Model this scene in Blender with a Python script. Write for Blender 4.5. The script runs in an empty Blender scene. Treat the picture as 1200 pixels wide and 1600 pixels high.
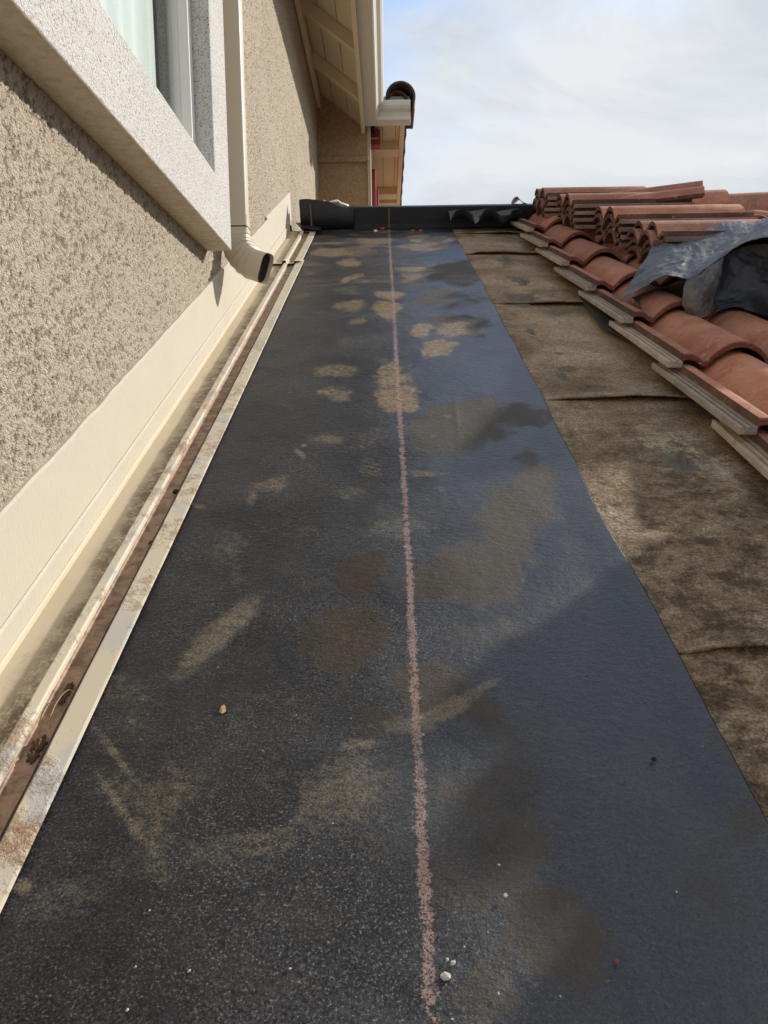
import bpy, bmesh, math, random
import numpy as np
from mathutils import Vector
random.seed(7); rng = np.random.default_rng(7)
# ------------------------------------------------------------------ camera, sky, sun
F = 1155.; TH = math.radians(23.0); HC = .6           # focal (px of the 1200 px wide photo), roof pitch, camera height over the roof
ct, st = math.cos(TH), math.sin(TH)
VW = np.array([0, ct, st]); NW = np.array([0, -st, ct]); XW = np.array([1., 0, 0])
_v = np.array([-3/F, 654/F, 1.]); _v /= np.linalg.norm(_v)
_r = math.radians(.9)
_x = np.array([math.cos(_r), math.sin(_r), 0.]); _x -= _v*_x.dot(_v); _x /= np.linalg.norm(_x)
_n = np.cross(_x, _v); _n = _n if _n[1] > 0 else -_n
RC = np.stack([_x, _v, _n], 1) @ np.stack([XW, VW, NW], 1).T     # world -> (right, up, forward)
CP = NW*HC
def ray(px, py): return RC.T @ np.array([(px-600)/F, (800-py)/F, 1.])
def at_plane(px, py, n, d):
    D = ray(px, py); n = np.asarray(n, float); return CP + D*((d-n.dot(CP))/n.dot(D))
def at_roof(px, py, t=0):
    P = at_plane(px, py, NW, t); return float(P[0]), float(P.dot(VW))
def at_x(px, py, X): return at_plane(px, py, [1, 0, 0], X)
def at_y(px, py, Y): return at_plane(px, py, [0, 1, 0], Y)
def at_z(px, py, Z): return at_plane(px, py, [0, 0, 1], Z)
def at_depth(px, py, d): return CP + ray(px, py)*d
def RF(u, v, n=0.): return XW*u + VW*v + NW*n         # roof frame: u across, v up the slope, n off the roof

S = bpy.context.scene; COL = S.collection
cd = bpy.data.cameras.new('camera'); cam = bpy.data.objects.new('camera', cd); COL.objects.link(cam)
from mathutils import Matrix
m3 = np.stack([RC[0], RC[1], -RC[2]], 1)
M4 = Matrix([list(m3[i])+[CP[i]] for i in range(3)]+[[0, 0, 0, 1]]); cam.matrix_world = M4
cd.sensor_fit = 'VERTICAL'; cd.sensor_height = 36.; cd.lens = 36.*F/1600.; cd.clip_start = .02; cd.clip_end = 5000
S.camera = cam
S.render.resolution_x = 768; S.render.resolution_y = 1024
S.view_settings.view_transform = 'Standard'; S.view_settings.look = 'None'
S.view_settings.exposure = 0.0; S.view_settings.gamma = 1.0
SE, SA = math.radians(28), math.radians(34)           # sun elevation, turn ahead of the +X axis
tosun = Vector((math.cos(SE)*math.cos(SA), math.cos(SE)*math.sin(SA), math.sin(SE)))
ld = bpy.data.lights.new('sun', 'SUN'); ld.energy = 4.9; ld.angle = math.radians(1.4); ld.color = (1, .945, .86)
lo = bpy.data.objects.new('sun', ld); COL.objects.link(lo); lo.rotation_euler = tosun.to_track_quat('Z', 'Y').to_euler(); lo.location = (6, 2, 6)
W = bpy.data.worlds.new('World'); S.world = W; W.use_nodes = True
wt = W.node_tree; wt.nodes.clear()
def wn(t, **k):
    n = wt.nodes.new(t)
    for a, b in k.items(): setattr(n, a, b)
    return n
sky = wn('ShaderNodeTexSky', sky_type='NISHITA', sun_disc=False, sun_elevation=SE, sun_rotation=math.pi/2-SA)
tc = wn('ShaderNodeTexCoord'); mp = wn('ShaderNodeMapping'); mp.inputs['Scale'].default_value = (1.1, 1.0, 2.6); mp.inputs['Location'].default_value = (.37, .2, .55)
wt.links.new(tc.outputs['Generated'], mp.inputs['Vector'])
n1 = wn('ShaderNodeTexNoise'); n1.inputs['Scale'].default_value = 1.6; n1.inputs['Detail'].default_value = 9; n1.inputs['Roughness'].default_value = .58; n1.inputs['Distortion'].default_value = .35
wt.links.new(mp.outputs[0], n1.inputs['Vector'])
sx = wn('ShaderNodeSeparateXYZ'); wt.links.new(tc.outputs['Generated'], sx.inputs[0])
# cover grows towards the horizon and towards the right, the blue stays high on the left
ma = wn('ShaderNodeMath', operation='MULTIPLY_ADD'); ma.inputs[1].default_value = -.60; ma.inputs[2].default_value = .49; wt.links.new(sx.outputs[2], ma.inputs[0])
mb = wn('ShaderNodeMath', operation='MULTIPLY_ADD'); mb.inputs[1].default_value = .95; wt.links.new(sx.outputs[0], mb.inputs[0]); wt.links.new(ma.outputs[0], mb.inputs[2])
mc = wn('ShaderNodeMath', operation='ADD'); wt.links.new(mb.outputs[0], mc.inputs[0]); wt.links.new(n1.outputs[0], mc.inputs[1])
cr = wn('ShaderNodeMapRange', interpolation_type='SMOOTHSTEP'); cr.inputs[1].default_value = .66; cr.inputs[2].default_value = .94; cr.inputs[3].default_value = .10; cr.inputs[4].default_value = .97
wt.links.new(mc.outputs[0], cr.inputs[0])
n2 = wn('ShaderNodeTexNoise'); n2.inputs['Scale'].default_value = 2.0; n2.inputs['Detail'].default_value = 9; n2.inputs['Roughness'].default_value = .6; n2.inputs['Distortion'].default_value = .6
wt.links.new(mp.outputs[0], n2.inputs['Vector'])
cl = wn('ShaderNodeValToRGB'); wt.links.new(n2.outputs[0], cl.inputs[0])
cl.color_ramp.elements[0].position = .32; cl.color_ramp.elements[0].color = (.50, .545, .60, 1)
cl.color_ramp.elements[1].position = .62; cl.color_ramp.elements[1].color = (.82, .845, .865, 1)
sc = wn('ShaderNodeVectorMath', operation='SCALE'); sc.inputs['Scale'].default_value = 10.; wt.links.new(cl.outputs[0], sc.inputs[0])
sk = wn('ShaderNodeVectorMath', operation='SCALE'); sk.inputs['Scale'].default_value = 2.4; wt.links.new(sky.outputs[0], sk.inputs[0])
mx = wn('ShaderNodeMix', data_type='RGBA'); wt.links.new(cr.outputs[0], mx.inputs[0]); wt.links.new(sk.outputs[0], mx.inputs[6]); wt.links.new(sc.outputs[0], mx.inputs[7])
bg = wn('ShaderNodeBackground'); bg.inputs[1].default_value = .1; wt.links.new(mx.outputs[2], bg.inputs[0])
wo = wn('ShaderNodeOutputWorld'); wt.links.new(bg.outputs[0], wo.inputs[0])

# ------------------------------------------------------------------ numpy noise
_P = rng.integers(0, 1 << 16, (256, 256))/65535.
def vnoise(x, y):
    x = np.asarray(x, float); y = np.asarray(y, float)
    xi = np.floor(x).astype(int); yi = np.floor(y).astype(int); fx = x-xi; fy = y-yi
    fx = fx*fx*(3-2*fx); fy = fy*fy*(3-2*fy)
    g = lambda a, b: _P[a % 256, b % 256]
    return (g(xi, yi)*(1-fx)+g(xi+1, yi)*fx)*(1-fy)+(g(xi, yi+1)*(1-fx)+g(xi+1, yi+1)*fx)*fy
def fbm(x, y, o=4, g=.5):
    a = 1.; t = 0; s = 0
    for k in range(o): t = t+a*vnoise(x*2**k+17*k, y*2**k+31*k); s += a; a *= g
    return t/s-.5
def sstep(e0, e1, x):
    t = np.clip((x-e0)/(e1-e0), 0, 1); return t*t*(3-2*t)
# ------------------------------------------------------------------ node helper
class NT:
    def __init__(s, name):
        s.m = bpy.data.materials.new(name); s.m.use_nodes = True; s.t = s.m.node_tree; s.t.nodes.clear()
        s.out = s.n('ShaderNodeOutputMaterial'); s.b = s.n('ShaderNodeBsdfPrincipled'); s.l(s.b.outputs[0], s.out.inputs[0])
    def n(s, t, **k):
        n = s.t.nodes.new(t)
        for a, b in k.items(): setattr(n, a, b)
        return n
    def l(s, a, b): s.t.links.new(a, b)
    def put(s, sock, v):
        if hasattr(v, 'is_linked') or hasattr(v, 'links'): s.l(v, sock)
        elif isinstance(v, (tuple, list)) and len(v) == 3 and sock.type == 'RGBA': sock.default_value = (*v, 1)
        else: sock.default_value = v
    def pos(s): return s.n('ShaderNodeNewGeometry').outputs['Position']
    def obj(s): return s.n('ShaderNodeTexCoord').outputs['Object']
    def vec(s, v, scale):
        q = s.n('ShaderNodeVectorMath', operation='MULTIPLY'); s.l(v, q.inputs[0]); q.inputs[1].default_value = scale; return q.outputs[0]
    def noise(s, v, scale, detail=4, rough=.5, dist=0):
        q = s.n('ShaderNodeTexNoise'); s.l(v, q.inputs['Vector']); q.inputs['Scale'].default_value = scale; q.inputs['Detail'].default_value = detail
        q.inputs['Roughness'].default_value = rough; q.inputs['Distortion'].default_value = dist; return q.outputs[0]
    def vor(s, v, scale, feature='F1', out=0):
        q = s.n('ShaderNodeTexVoronoi', feature=feature); s.l(v, q.inputs['Vector']); q.inputs['Scale'].default_value = scale; return q.outputs[out]
    def math(s, op, a, b=0., c=0.):
        q = s.n('ShaderNodeMath', operation=op)
        for i, v in enumerate((a, b, c)): s.put(q.inputs[i], v)
        return q.outputs[0]
    def rng(s, v, a, b, c=0., d=1., smooth=True):
        q = s.n('ShaderNodeMapRange', interpolation_type='SMOOTHSTEP' if smooth else 'LINEAR')
        s.put(q.inputs[0], v)
        for i, x in enumerate((a, b, c, d)): q.inputs[i+1].default_value = x
        return q.outputs[0]
    def mix(s, f, a, b):
        q = s.n('ShaderNodeMix', data_type='RGBA'); s.put(q.inputs[0], f); s.put(q.inputs[6], a); s.put(q.inputs[7], b); return q.outputs[2]
    def mul(s, a, b):
        q = s.n('ShaderNodeMix', data_type='RGBA', blend_type='MULTIPLY'); q.inputs[0].default_value = 1; s.put(q.inputs[6], a); s.put(q.inputs[7], b); return q.outputs[2]
    def attr(s, name): return s.n('ShaderNodeAttribute', attribute_name=name)
    def sep(s, v):
        q = s.n('ShaderNodeSeparateXYZ'); s.l(v, q.inputs[0]); return q.outputs
    def bump(s, h, dist, strength=1., prev=None):
        q = s.n('ShaderNodeBump'); q.inputs['Strength'].default_value = strength; q.inputs['Distance'].default_value = dist; s.l(h, q.inputs['Height'])
        if prev is not None: s.l(prev, q.inputs['Normal'])
        return q.outputs[0]
    def fin(s, col, rough=.8, normal=None, **k):
        s.put(s.b.inputs['Base Color'], col); s.put(s.b.inputs['Roughness'], rough)
        if normal is not None: s.l(normal, s.b.inputs['Normal'])
        for a, b in k.items(): s.put(s.b.inputs[a.replace('_', ' ')], b)
        return s.m
def roof_uvn(t):
    p = t.pos(); d = t.n('ShaderNodeVectorMath', operation='DOT_PRODUCT'); t.l(p, d.inputs[0]); d.inputs[1].default_value = tuple(VW)
    d2 = t.n('ShaderNodeVectorMath', operation='DOT_PRODUCT'); t.l(p, d2.inputs[0]); d2.inputs[1].default_value = tuple(NW)
    return t.sep(p)[0], d.outputs['Value'], d2.outputs['Value']
# ------------------------------------------------------------------ object helpers
def mesh(name, V, Fc, mat, parent=None, smooth=False, mats=None, mi=None, origin=None):
    V = np.asarray(V, float)
    o0 = np.zeros(3)
    if parent is not None:
        o0 = np.zeros(3); q = parent
        while q is not None: o0 += np.array(q.location); q = q.parent
    if origin is None: origin = o0 if parent is not None else np.zeros(3)
    me = bpy.data.meshes.new(name); me.from_pydata((V-origin).tolist(), [], [tuple(int(i) for i in f) for f in Fc]); me.update()
    for m in (mats or [mat]): me.materials.append(m)
    if mi is not None: me.polygons.foreach_set('material_index', np.asarray(mi, dtype=np.int32))
    if smooth: me.polygons.foreach_set('use_smooth', [True]*len(me.polygons))
    o = bpy.data.objects.new(name, me); COL.objects.link(o)
    if parent is not None: o.parent = parent; o.location = origin-o0
    else: o.location = origin
    return o
def tag(o, label=None, cat=None, group=None, kind=None):
    if label: o['label'] = label
    if cat: o['category'] = cat
    if group: o['group'] = group
    if kind: o['kind'] = kind
    return o
def empty(name, loc, label, cat, group=None):
    o = bpy.data.objects.new(name, None); COL.objects.link(o); o.location = tuple(loc); o.empty_display_size = .05
    return tag(o, label, cat, group)
def bevel(o, w=.002, seg=2, ang=40):
    b = o.modifiers.new('bevel', 'BEVEL'); b.width = w; b.segments = seg; b.limit_method = 'ANGLE'; b.angle_limit = math.radians(ang); return o
def solid(o, t, off=-1):
    m = o.modifiers.new('solid', 'SOLIDIFY'); m.thickness = t; m.offset = off; return o
class MB:
    def __init__(s): s.V = []; s.F = []
    def add(s, V, Fc):
        k = len(s.V); s.V += [tuple(map(float, v)) for v in V]; s.F += [tuple(i+k for i in f) for f in Fc]; return s
    def box(s, x0, x1, y0, y1, z0, z1):
        return s.hexa([(x0, y0, z0), (x1, y0, z0), (x1, y1, z0), (x0, y1, z0), (x0, y0, z1), (x1, y0, z1), (x1, y1, z1), (x0, y1, z1)])
    def hexa(s, P): return s.add(P, [(0, 3, 2, 1), (4, 5, 6, 7), (0, 1, 5, 4), (1, 2, 6, 5), (2, 3, 7, 6), (3, 0, 4, 7)])
    def rbox(s, u0, u1, v0, v1, n0, n1):
        return s.hexa([RF(*p) for p in ((u0, v0, n0), (u1, v0, n0), (u1, v1, n0), (u0, v1, n0), (u0, v0, n1), (u1, v0, n1), (u1, v1, n1), (u0, v1, n1))])
    def loft(s, rings, cap=True):
        k = len(s.V); n = len(rings[0])
        for r in rings: s.V += [tuple(map(float, p)) for p in r]
        for i in range(len(rings)-1):
            for j in range(n):
                a = k+i*n+j; b = k+i*n+(j+1) % n; s.F.append((a, b, b+n, a+n))
        if cap: s.F.append(tuple(k+j for j in range(n))[::-1]); s.F.append(tuple(k+(len(rings)-1)*n+j for j in range(n)))
        return s
    def build(s, name, mat, parent=None, smooth=False, origin=None): return mesh(name, s.V, s.F, mat, parent, smooth, origin=origin)
def grid(nu, nv): 
    i, j = np.meshgrid(np.arange(nu-1), np.arange(nv-1), indexing='ij'); a = (i*nv+j).ravel()
    return np.stack([a, a+nv, a+nv+1, a+1], 1)

# ------------------------------------------------------------------ materials
def m_stucco(name, base, lo_, k=1., tint=None):
    t = NT(name); p = t.pos()
    big = t.noise(p, 2.2, 3, .5); fine = t.noise(p, 170, 3, .6); 
    v = t.noise(p, 55, 5, .62, .4)
    col = t.mix(t.rng(v, .36, .6), lo_, base)
    col = t.mul(col, t.mix(big, (.88, .87, .85), (1.06, 1.05, 1.04)))
    col = t.mul(col, t.mix(fine, (.86, .86, .86), (1.12, 1.12, 1.12)))
    h = t.math('ADD', t.math('MULTIPLY', v, .8), t.math('MULTIPLY', fine, .25))
    return t.fin(col, .93, t.bump(h, .006*k, .8))
M_STUC = m_stucco('stucco_tan', (.44, .355, .255), (.27, .205, .14))
M_STUC2 = m_stucco('stucco_far_bounce', (.50, .33, .19), (.38, .24, .135), .5)  # orange base colour carries the bounced sunlight on the return wall
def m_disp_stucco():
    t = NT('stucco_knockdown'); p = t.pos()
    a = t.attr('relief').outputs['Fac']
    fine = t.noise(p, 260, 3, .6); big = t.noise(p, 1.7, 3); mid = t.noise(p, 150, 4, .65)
    col = t.mix(t.rng(t.math('ADD', a, t.math('MULTIPLY', t.math('SUBTRACT', mid, .5), .4)), .15, .6), (.34, .272, .198), (.585, .503, .395))  # low spots coloured darker, crevice shade painted into the stucco
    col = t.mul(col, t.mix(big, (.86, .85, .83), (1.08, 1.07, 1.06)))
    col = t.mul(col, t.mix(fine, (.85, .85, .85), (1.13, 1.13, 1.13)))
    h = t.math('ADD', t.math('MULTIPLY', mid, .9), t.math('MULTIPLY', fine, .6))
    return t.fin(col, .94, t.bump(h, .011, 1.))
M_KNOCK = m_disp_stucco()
def m_stipple():
    t = NT('stippled_white_stucco'); p = t.pos(); f = t.noise(p, 260, 3, .7); g = t.noise(p, 420, 2, .6); big = t.noise(p, 5, 3)
    col = t.mix(t.rng(f, .37, .47), (.34, .28, .21), (.72, .70, .67))
    col = t.mix(t.rng(t.noise(p, 330, 2, .6), .56, .66), col, (.86, .86, .86))
    col = t.mul(col, t.mix(big, (.9, .9, .9), (1.05, 1.05, 1.05)))
    return t.fin(col, .9, t.bump(t.math('ADD', f, t.math('MULTIPLY', g, .6)), .005, 1.))
M_STIP = m_stipple()
def m_paint(name, base, dirt=(.20, .12, .06), amt=.5, rough=.55, nz=9., bumpd=.001):
    t = NT(name); p = t.pos(); a = t.noise(p, nz, 6, .65); b = t.noise(p, 140, 4, .7); big = t.noise(p, 2.5, 2)
    d = t.rng(t.math('ADD', t.math('MULTIPLY', a, .7), t.math('MULTIPLY', b, .3)), .62-.1*amt, .78-.1*amt)
    col = t.mix(t.math('MULTIPLY', d, .6*amt), base, dirt)
    col = t.mul(col, t.mix(big, (.93, .92, .90), (1.04, 1.04, 1.04)))
    return t.fin(col, rough, t.bump(b, bumpd, .4))
M_CREAM = m_paint('cream_paint', (.60, .53, .40), amt=.25)
M_FASC = m_paint('eave_paint', (.74, .62, .45), (.12, .08, .05), .45, .6)
M_GUT = m_paint('gutter_paint', (.72, .68, .60), amt=.35, rough=.4)
M_WHITE = m_paint('white_vinyl', (.88, .87, .82), amt=.1, rough=.4)
M_DOWN = m_paint('downspout_paint', (.58, .51, .39), (.30, .22, .13), .3, .42, 6)
M_RED = m_paint('red_paint', (.30, .035, .035), (.08, .02, .02), .3, .5)
def m_flat(name, col, rough=.6, nz=60, var=.25, bd=.001, **k):
    t = NT(name); p = t.obj(); a = t.noise(p, nz, 5, .6)
    c = t.mul(col, t.mix(a, (1-var,)*3, (1+var,)*3)); return t.fin(c, rough, t.bump(a, bd, .5), **k)
M_DARK = m_flat('dark_void', (.012, .012, .012), .9)
M_ROOM = m_flat('room_interior', (.06, .085, .075), .9, 3, .2)
M_CURT = m_flat('pale_blind', (.62, .67, .64), .85, 3, .04)
M_CORE = m_flat('black_felt', (.014, .015, .018), .55, 200, .3)

def m_membrane():
    t = NT('black_roofing_membrane'); p = t.pos(); u, v, n = roof_uvn(t)
    A = t.attr('dirt'); sepc = t.n('ShaderNodeSeparateColor'); t.l(A.outputs['Color'], sepc.inputs[0]); tan, brown, chalk = sepc.outputs[0], sepc.outputs[1], sepc.outputs[2]
    smear = t.attr('smear').outputs['Fac']
    st_ = t.vec(p, (1, 1, 1))
    nf = t.noise(p, 520, 3, .7); nm = t.noise(p, 95, 5, .65); nl = t.noise(p, 7, 5, .6, .5); nx = t.noise(t.vec(p, (1, 1.7, 1.7)), 75, 4, .6)
    grit = t.noise(p, 900, 2, .6)
    base = t.mix(t.rng(nl, .35, .68), (.009, .0095, .012), (.021, .0215, .025))
    base = t.mul(base, t.mix(nx, (.6, .6, .6), (1.45, 1.45, 1.45)))
    # sand grains caught in the weave
    g = t.math('MULTIPLY', t.math('MULTIPLY', t.rng(t.noise(p, 430, 3, .75), .53, .64), t.rng(t.noise(p, 5, 5, .65, .5), .36, .66, .15, 1.)), t.rng(u, .20, -.02, .20, 1.))
    base = t.mix(t.math('MULTIPLY', g, .62), base, (.17, .165, .15))
    base = t.mul(base, t.mix(t.rng(t.noise(p, 380, 3, .75), .35, .65), (.2, .2, .2), (2.3, 2.3, 2.25)))
    sp = t.vor(p, 210); spk = t.rng(sp, .10, .05); pick = t.rng(t.noise(p, 33, 3, .7), .55, .70)
    base = t.mix(t.math('MULTIPLY', t.math('MULTIPLY', spk, pick), .8), base, (.30, .29, .26))
    film = t.math('MULTIPLY', t.rng(t.noise(p, 3.4, 6, .68, .6), .44, .66), t.rng(nf, .36, .62, .25, 1.))
    base = t.mix(t.math('MULTIPLY', film, .22), base, (.075, .068, .056))
    # dirt patches: tan dust, brown dust with shade painted in, smears partly painted sunlight
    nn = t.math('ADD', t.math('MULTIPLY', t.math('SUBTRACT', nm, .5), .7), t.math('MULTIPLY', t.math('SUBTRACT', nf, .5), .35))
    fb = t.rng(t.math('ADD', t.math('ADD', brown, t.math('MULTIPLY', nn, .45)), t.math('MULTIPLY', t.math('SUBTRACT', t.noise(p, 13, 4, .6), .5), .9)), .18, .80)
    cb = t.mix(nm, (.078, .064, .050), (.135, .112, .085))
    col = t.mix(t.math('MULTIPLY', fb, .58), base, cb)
    ft = t.math('MULTIPLY', t.rng(t.math('ADD', tan, t.math('MULTIPLY', nn, 1.3)), .15, .95), t.rng(t.math('ADD', nm, t.math('MULTIPLY', t.math('SUBTRACT', nf, .5), .8)), .30, .58, .35, 1.))
    col = t.mix(t.math('MULTIPLY', ft, .85), col, t.mix(nm, (.22, .165, .105), (.38, .29, .19)))
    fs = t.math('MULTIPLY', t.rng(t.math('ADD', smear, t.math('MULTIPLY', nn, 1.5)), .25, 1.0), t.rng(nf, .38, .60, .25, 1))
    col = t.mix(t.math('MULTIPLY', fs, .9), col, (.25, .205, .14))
    fc = t.math('MULTIPLY', t.rng(t.math('ADD', chalk, t.math('MULTIPLY', nn, 2.8)), .42, .70), t.rng(nf, .42, .52, .10, 1))
    col = t.mix(t.math('MULTIPLY', fc, .85), col, (.37, .245, .20))
    dd = t.math('MAXIMUM', t.math('MAXIMUM', fb, ft), t.math('MULTIPLY', fs, .6))
    right_gloss = t.rng(t.math('ADD', u, t.math('MULTIPLY', t.math('SUBTRACT', nl, .5), .35)), -.06, .16)  # smoother and glossier towards the right side
    rough = t.math('ADD', t.math('SUBTRACT', t.rng(nl, .3, .7, .43, .50), t.math('MULTIPLY', right_gloss, .10)), t.math('MULTIPLY', dd, .34))
    h = t.math('ADD', t.math('MULTIPLY', nx, .9), t.math('ADD', t.math('MULTIPLY', nf, .30), t.math('MULTIPLY', nm, .5)))
    spec = t.math('SUBTRACT', t.math('MULTIPLY_ADD', right_gloss, .50, .38), t.math('MULTIPLY', dd, .45))
    return t.fin(col, rough, t.bump(h, .0034, .48), Specular_IOR_Level=spec)
M_MEMB = m_membrane()
def m_underlay():
    t = NT('weathered_roof_felt'); p = t.pos(); u, v, n = roof_uvn(t)
    A = t.attr('wear').outputs['Fac']
    nl = t.noise(p, 5.5, 6, .65, .6); nm = t.noise(p, 34, 6, .7, .4); nb = t.noise(p, 11, 7, .72, .8); nf = t.noise(p, 260, 4, .7); fib = t.noise(t.vec(p, (1, 1.8, 1.8)), 80, 5, .7)
    near = t.rng(v, 2.1, .9)                        # the lower sheets are darker, mottled and greyer
    warm = t.mix(t.rng(nl, .34, .66), (.19, .135, .08), (.45, .335, .215))
    warm = t.mix(t.rng(nm, .52, .68, 0, .6), warm, (.36, .19, .09))
    cold = t.mix(t.rng(t.math('ADD', t.math('MULTIPLY', nm, .4), t.math('MULTIPLY', nb, .6)), .38, .60), (.095, .063, .038), (.31, .23, .145))
    pale = t.rng(t.math('ADD', t.math('MULTIPLY', nl, .55), t.math('MULTIPLY', nm, .5)), .54, .68)
    cold = t.mix(t.math('MULTIPLY', pale, .85), cold, (.45, .38, .275))
    col = t.mix(near, warm, cold)
    col = t.mul(col, t.mix(t.rng(fib, .3, .7), (.74, .73, .72), (1.25, 1.25, 1.25)))
    col = t.mul(col, t.mix(t.rng(nf, .3, .7), (.55, .54, .52), (1.5, 1.5, 1.48)))
    crk = t.rng(t.vor(t.vec(p, (1, 2.2, 2.2)), 16, 'DISTANCE_TO_EDGE'), .016, .004); col = t.mix(t.math('MULTIPLY', t.math('MULTIPLY', crk, t.rng(nl, .48, .60)), .6), col, (.05, .035, .022))
    col = t.mix(t.math('MULTIPLY', t.rng(t.math('ADD', A, t.math('MULTIPLY', t.math('SUBTRACT', nm, .5), .8)), .3, .8), .55), col, (.050, .040, .030))
    sp = t.math('MULTIPLY', t.rng(t.vor(p, 120), .12, .06), t.rng(t.noise(p, 20, 3), .56, .66))
    col = t.mix(t.math('MULTIPLY', sp, .7), col, (.33, .30, .24))
    h = t.math('ADD', t.math('MULTIPLY', nm, .9), t.math('ADD', t.math('MULTIPLY', fib, .5), t.math('MULTIPLY', nf, .3)))
    return t.fin(col, .9, t.bump(h, .006, .75), Specular_IOR_Level=.25)
M_FELT = m_underlay()
def m_pan():
    t = NT('dirty_painted_flashing'); p = t.pos(); u, v, n = roof_uvn(t)
    nl = t.noise(p, 6, 5, .6, .4); nm = t.noise(p, 40, 6, .7, .3); nf = t.noise(p, 230, 4, .7); ns = t.noise(t.vec(p, (1, .25, .25)), 55, 4, .6)
    cream = t.mix(nl, (.50, .405, .27), (.60, .51, .365)); cream = t.mix(t.rng(n, .010, .013), cream, t.mix(nl, (.60, .52, .39), (.70, .62, .48)))
    # dirt washed up against the inner rib, mud in the channel, rusty dust on the outer rib
    rib = t.rng(t.math('ADD', u, t.math('MULTIPLY', t.math('SUBTRACT', nl, .5), .09)), -.450, -.408)
    flr = t.rng(n, .011, .0075)
    d1 = t.math('MULTIPLY', t.math('MULTIPLY', rib, flr), t.rng(t.math('ADD', t.math('MULTIPLY', nm, .6), t.math('MULTIPLY', nf, .4)), .38, .54))
    col = t.mix(t.math('MULTIPLY', d1, .95), cream, (.13, .075, .035))
    grain = t.rng(t.math('ADD', t.math('MULTIPLY', nf, .6), t.math('MULTIPLY', nm, .4)), .55, .66)
    col = t.mix(t.math('MULTIPLY', t.math('MULTIPLY', grain, flr), t.math('MULTIPLY_ADD', rib, .6, .12)), col, (.12, .075, .04))
    near = t.rng(v, 3.0, .7)
    ch = t.math('MULTIPLY', t.math('MULTIPLY', t.rng(u, -.394, -.390), flr), t.rng(t.math('ADD', t.math('ADD', t.math('MULTIPLY', nl, .7), t.math('MULTIPLY', nm, .4)), t.math('MULTIPLY', near, .42)), .42, .70))
    col = t.mix(t.math('MULTIPLY', ch, .93), col, t.mul(t.mix(t.rng(nm, .35, .6), (.17, .098, .055), (.42, .27, .17)), t.mix(nf, (.6, .6, .6), (1.35, 1.35, 1.35))))
    top = t.math('SUBTRACT', 1., flr)
    top = t.math('MULTIPLY', top, t.rng(u, -.412, -.406))
    rst = t.math('MULTIPLY', t.math('MULTIPLY', t.rng(t.math('ADD', t.math('MULTIPLY', nl, .6), t.math('MULTIPLY', nm, .5)), .50, .68), top), t.math('MULTIPLY_ADD', near, .85, .15))
    col = t.mix(rst, col, t.mix(t.rng(nf, .35, .6), (.22, .10, .05), (.50, .31, .18)))
    gr = t.math('MULTIPLY', t.math('MULTIPLY', t.rng(t.noise(p, 13, 3, .6), .50, .60), top), .6)
    col = t.mix(gr, col, (.47, .49, .48))
    return t.fin(col, .5, t.bump(t.math('ADD', t.math('MULTIPLY', t.math('MULTIPLY', nm, t.rng(u, -.45, -.42, .1, 1.)), t.math('MULTIPLY_ADD', t.math('MAXIMUM', rst, ch), 1.6, .08)), t.math('MULTIPLY', nf, t.math('MULTIPLY', rst, 1.6))), .003, .8))
M_PAN = m_pan()
def m_trim():
    t = NT('cream_base_trim_paint'); p = t.pos(); a = t.noise(p, 12, 6, .7); b = t.noise(t.vec(p, (1, 4, .8)), 60, 4, .6); c = t.noise(p, 200, 3)
    col = t.mix(a, (.495, .445, .355), (.56, .51, .415)); col = t.mul(col, t.mix(b, (.93, .92, .9), (1.05, 1.05, 1.05)))
    sp = t.math('MULTIPLY', t.rng(t.vor(p, 60), .07, .04), t.rng(t.noise(p, 9, 3), .60, .66)); col = t.mix(sp, col, (.2, .13, .08))
    return t.fin(col, .6, t.bump(t.math('ADD', b, t.math('MULTIPLY', c, .3)), .0012, .6))
M_TRIM = m_trim()
def m_tile(name, lo_, hi, grey=False):
    t = NT(name); p = t.obj(); oi = t.n('ShaderNodeObjectInfo').outputs['Random']
    off = t.n('ShaderNodeVectorMath', operation='ADD'); cb = t.n('ShaderNodeCombineXYZ'); t.l(t.math('MULTIPLY', oi, 7.), cb.inputs[0]); t.l(t.math('MULTIPLY', oi, 3.), cb.inputs[1]); t.l(p, off.inputs[0]); t.l(cb.outputs[0], off.inputs[1]); q = off.outputs[0]
    a = t.noise(q, 9, 5, .6); b = t.noise(q, 120, 5, .7); c = t.noise(q, 420, 2, .6)
    col = t.mix(t.rng(a, .3, .7), lo_, hi)
    col = t.mul(col, t.mix(oi, (.74, .76, .80), (1.15, 1.08, 1.02)))
    col = t.mix(t.math('MULTIPLY', t.rng(t.noise(q, 22, 6, .75, .5), .54, .68), .5), col, (.20, .095, .06))
    col = t.mix(t.math('MULTIPLY', t.rng(t.noise(q, 38, 6, .7), .60, .66), .7), col, (.50, .40, .32))
    col = t.mul(col, t.mix(b, (.72, .7, .7), (1.22, 1.22, 1.22)))
    if grey: col = t.mix(t.rng(t.noise(t.vec(q, (1, .08, 1)), 150, 3), .5, .62), col, (.45, .40, .33))
    dust = t.math('MULTIPLY', t.rng(t.math('ADD', t.math('MULTIPLY', a, .6), t.math('MULTIPLY', c, .4)), .52, .70), .35)
    col = t.mix(dust, col, (.38, .26, .19))
    return t.fin(col, .85, t.bump(t.math('ADD', b, t.math('MULTIPLY', c, .5)), .003, .7))
M_TILE = m_tile('terracotta_tile', (.42, .17, .097), (.60, .275, .165))
M_TILEG = m_tile('grey_mortar_lip', (.38, .32, .25), (.54, .47, .38))
M_TILEG2 = m_tile('reddish_grey_lip', (.24, .15, .115), (.36, .25, .20))
M_TILEE = m_tile('broken_tile_edge', (.20, .055, .032), (.31, .095, .055))
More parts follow.
